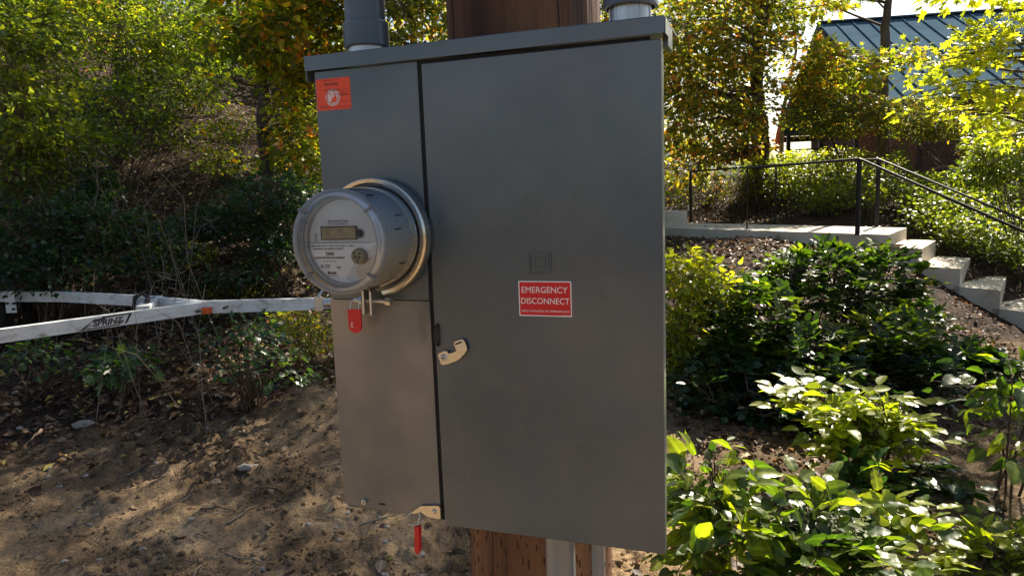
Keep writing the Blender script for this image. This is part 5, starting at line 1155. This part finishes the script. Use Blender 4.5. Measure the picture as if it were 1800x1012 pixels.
def rocks():
    protos = []
    for k in range(5):
        bm = B(); bmesh.ops.create_icosphere(bm, subdivisions=2, radius=1)
        for v in bm.verts: v.co = Vector((v.co.x, v.co.y * .75, v.co.z * .55)) * (1 + .22 * random.uniform(-1, 1))
        me = bpy.data.meshes.new('stone'); bm.to_mesh(me); bm.free(); me.materials.append(M['stone']); protos.append(me)
    for k in range(70):
        px = random.choice((random.uniform(0, 600), random.uniform(0, 600), random.uniform(640, 820), random.uniform(1170, 1240))); D = random.uniform(2.75, 5.0)
        p = at(px, 500, D); s = random.uniform(.008, .022); o = bpy.data.objects.new('stone', random.choice(protos)); COL.objects.link(o); o.location = (p.x, p.y, gz(p.x, p.y) + s * .15)
        o.scale = (s, s, s); o.rotation_euler = (random.uniform(-.3, .3), random.uniform(-.3, .3), random.uniform(0, 6.28))
        tag(o, ('larger' if s > .02 else 'middling' if s > .014 else 'tiny') + ' grey-brown stone ' + where(o.location), 'stone', 'stones on the dirt')
    for px, py, D, s, lb in ((145, 735, 4.55, .07, 'largest rounded pinkish stone at the edge of the bare dirt'), (430, 822, 3.9, .045, 'flat pale stone in the middle of the dirt'), (740, 985, 2.95, .02, 'small white stone near the hanging red tag')):
        b = gp(px, py, D); o = bpy.data.objects.new('stone', protos[0]); COL.objects.link(o); o.location = (b[0], b[1], b[2] + s * .2); o.scale = (s, s, s * .8); tag(o, lb, 'stone')
rocks()
def sticks():
    for k in range(85):
        px = random.choice((random.uniform(0, 620), random.uniform(0, 620), random.uniform(0, 620), random.uniform(640, 830))); D = random.uniform(2.75, 5.2); p = at(px, 500, D); ln = random.uniform(.06, .32); a = random.gauss(.5, .8)
        pts = []
        for q in range(5):
            x = p.x + math.cos(a) * ln * (q / 4 - .5) + random.gauss(0, ln * .03); y = p.y + math.sin(a) * ln * (q / 4 - .5) + random.gauss(0, ln * .03); pts.append((x, y, gz(x, y) + .006 + .02 * ln * math.sin(q * .8)))
        r = random.uniform(.0018, .005)
        solo('twig', tube(B(), pts, [r, r, r * .8, r * .7, r * .3], 6), random.choice(['barkpale', 'bark', 'barkpale']), ('long' if ln > .22 else 'medium' if ln > .13 else 'short') + (' thick' if r > .0035 else ' thin') + ' dry twig ' + where(pts[2]), 'twig', (p.x, p.y, gz(p.x, p.y)), group='twigs on the dirt', smooth='all')
sticks()
def fallen():
    P, k = [], 0
    for k in range(150):
        px = random.choice((random.uniform(0, 600), random.uniform(640, 830), random.uniform(1170, 1800))); D = random.uniform(2.7, 5.4); p = at(px, 500, D); l = random.uniform(.04, .085)
        o = bpy.data.objects.new('fallen_leaf', variant(sh := random.choice(('ovate', 'maple', 'leaflet')), 'leaf_dry', (tt := random.random()), .75)); COL.objects.link(o)
        o.location = (p.x, p.y, gz(p.x, p.y) + .008); o.scale = (l, l, l); o.rotation_euler = (random.gauss(0, .35), random.gauss(0, .35), random.uniform(0, 6.28))
        tag(o, ('dark brown' if tt < .35 else 'tan' if tt < .7 else 'pale') + (' lobed' if sh == 'maple' else ' oval' if sh == 'ovate' else ' wavy') + ' fallen leaf ' + where(o.location), 'fallen leaf', 'fallen leaves on the dirt')
    for px, py, D, sh, mt, l, ti, lb in ((678, 978, 2.98, 'maple', 'leaf_bright', .055, .6, 'fresh yellow-green fallen leaf beside the hanging red tag'), (703, 998, 2.9, 'ovate', 'leaf_dry', .06, .85, 'pale grey curled leaf just below the green one'), (228, 862, 3.6, 'ovate', 'leaf_dry', .06, .85, 'pale dry leaf alone in the middle of the dark soil')):
        b = gp(px, py, D); o = bpy.data.objects.new('fallen_leaf', variant(sh, mt, ti, .75)); COL.objects.link(o); o.location = (b[0], b[1], b[2] + .01); o.scale = (l, l, l); o.rotation_euler = (.2, .15, 1.2); tag(o, lb, 'fallen leaf')
fallen()
def roots():
    segs = []
    for k in range(900):
        px = random.uniform(-40, 640) if random.random() < .8 else random.uniform(640, 840); D = random.uniform(2.7, 5.6); p = at(px, 500, D)
        if fbm(np.array([p.x]), np.array([p.y]), 1.5, 2, 71)[0] < random.uniform(-.3, .25): continue
        ln = random.uniform(.03, .2); a = random.gauss(.6, .9); q = (p.x + math.cos(a) * ln, p.y + math.sin(a) * ln); m = ((p.x + q[0]) / 2 + random.gauss(0, ln * .15), (p.y + q[1]) / 2 + random.gauss(0, ln * .15))
        h = lambda u: np.array([u[0], u[1], gz(u[0], u[1]) + .003]); rd = random.uniform(.0008, .0028); hm = h(m); hm[2] += ln * random.uniform(0, .15); segs.append((h((p.x, p.y)), hm, h(q), rd, rd * .4))
    o = branches(None, segs[::2], 'barkpale', 'root_fragments'); o['label'] = 'pale roots and twig fragments strewn through the dug soil'
    o = branches(None, segs[1::2], 'bark', 'root_fragments'); o['label'] = 'dark roots and twig fragments strewn through the dug soil'
roots()
def on_concrete():
    for k in range(34):
        if k < 16: q = c_end + wl * random.uniform(.1, 5) + WID * random.uniform(.05, .9); z = .95; wh = 'on the concrete walkway'
        else: st = random.randrange(-1, 4); q = stepB + RUN * (st + random.uniform(.1, .95)) + WID * random.uniform(.05, .95); z = .57 - DROP * st; wh = 'on the ' + ('topmost', 'second', 'third', 'fourth', 'fifth')[st + 1] + ' concrete step'
        l = random.uniform(.03, .07); tt = random.random(); sh = random.choice(('ovate', 'maple')); o = bpy.data.objects.new('fallen_leaf', variant(sh, 'leaf_dry', tt, .75)); COL.objects.link(o)
        o.location = (q.x, q.y, z + .006); o.scale = (l, l, l); o.rotation_euler = (random.gauss(0, .2), random.gauss(0, .2), random.uniform(0, 6.28))
        tag(o, ('dark brown' if tt < .35 else 'tan' if tt < .7 else 'pale') + (' lobed' if sh == 'maple' else ' oval') + ' fallen leaf ' + wh + (' near its front edge' if (q - (c_end if k < 16 else stepB)).dot(WID) < .6 else ' toward its back'), 'fallen leaf', 'fallen leaves on the concrete')
on_concrete()
# distant shore that closes the view between tree and cabin
x0 = 30
bm = B(); pts = []
for k in range(25):
    x = -120 + k * 20; pts.append((x, 14 + 8 * math.sin(k * .7) + 5 * math.sin(k * 1.9)))
a = [bm.verts.new((x, 420, -8)) for x, h in pts]; b = [bm.verts.new((x, 470 + 20 * math.sin(x), h)) for x, h in pts]; c = [bm.verts.new((x, 620, -8)) for x, h in pts]
for i in range(len(pts) - 1): bm.faces.new((a[i], a[i + 1], b[i + 1], b[i])); bm.faces.new((b[i], b[i + 1], c[i + 1], c[i]))
M['hill'] = mat('far_hill', (.10, .13, .12), .95, noise=(.02, [(.3, (.07, .1, .08)), (.7, (.13, .16, .14))]))
o = obj('far_hills', bm, 'hill', None, kind='structure'); o['label'] = 'distant wooded hills seen between tree and cabin'
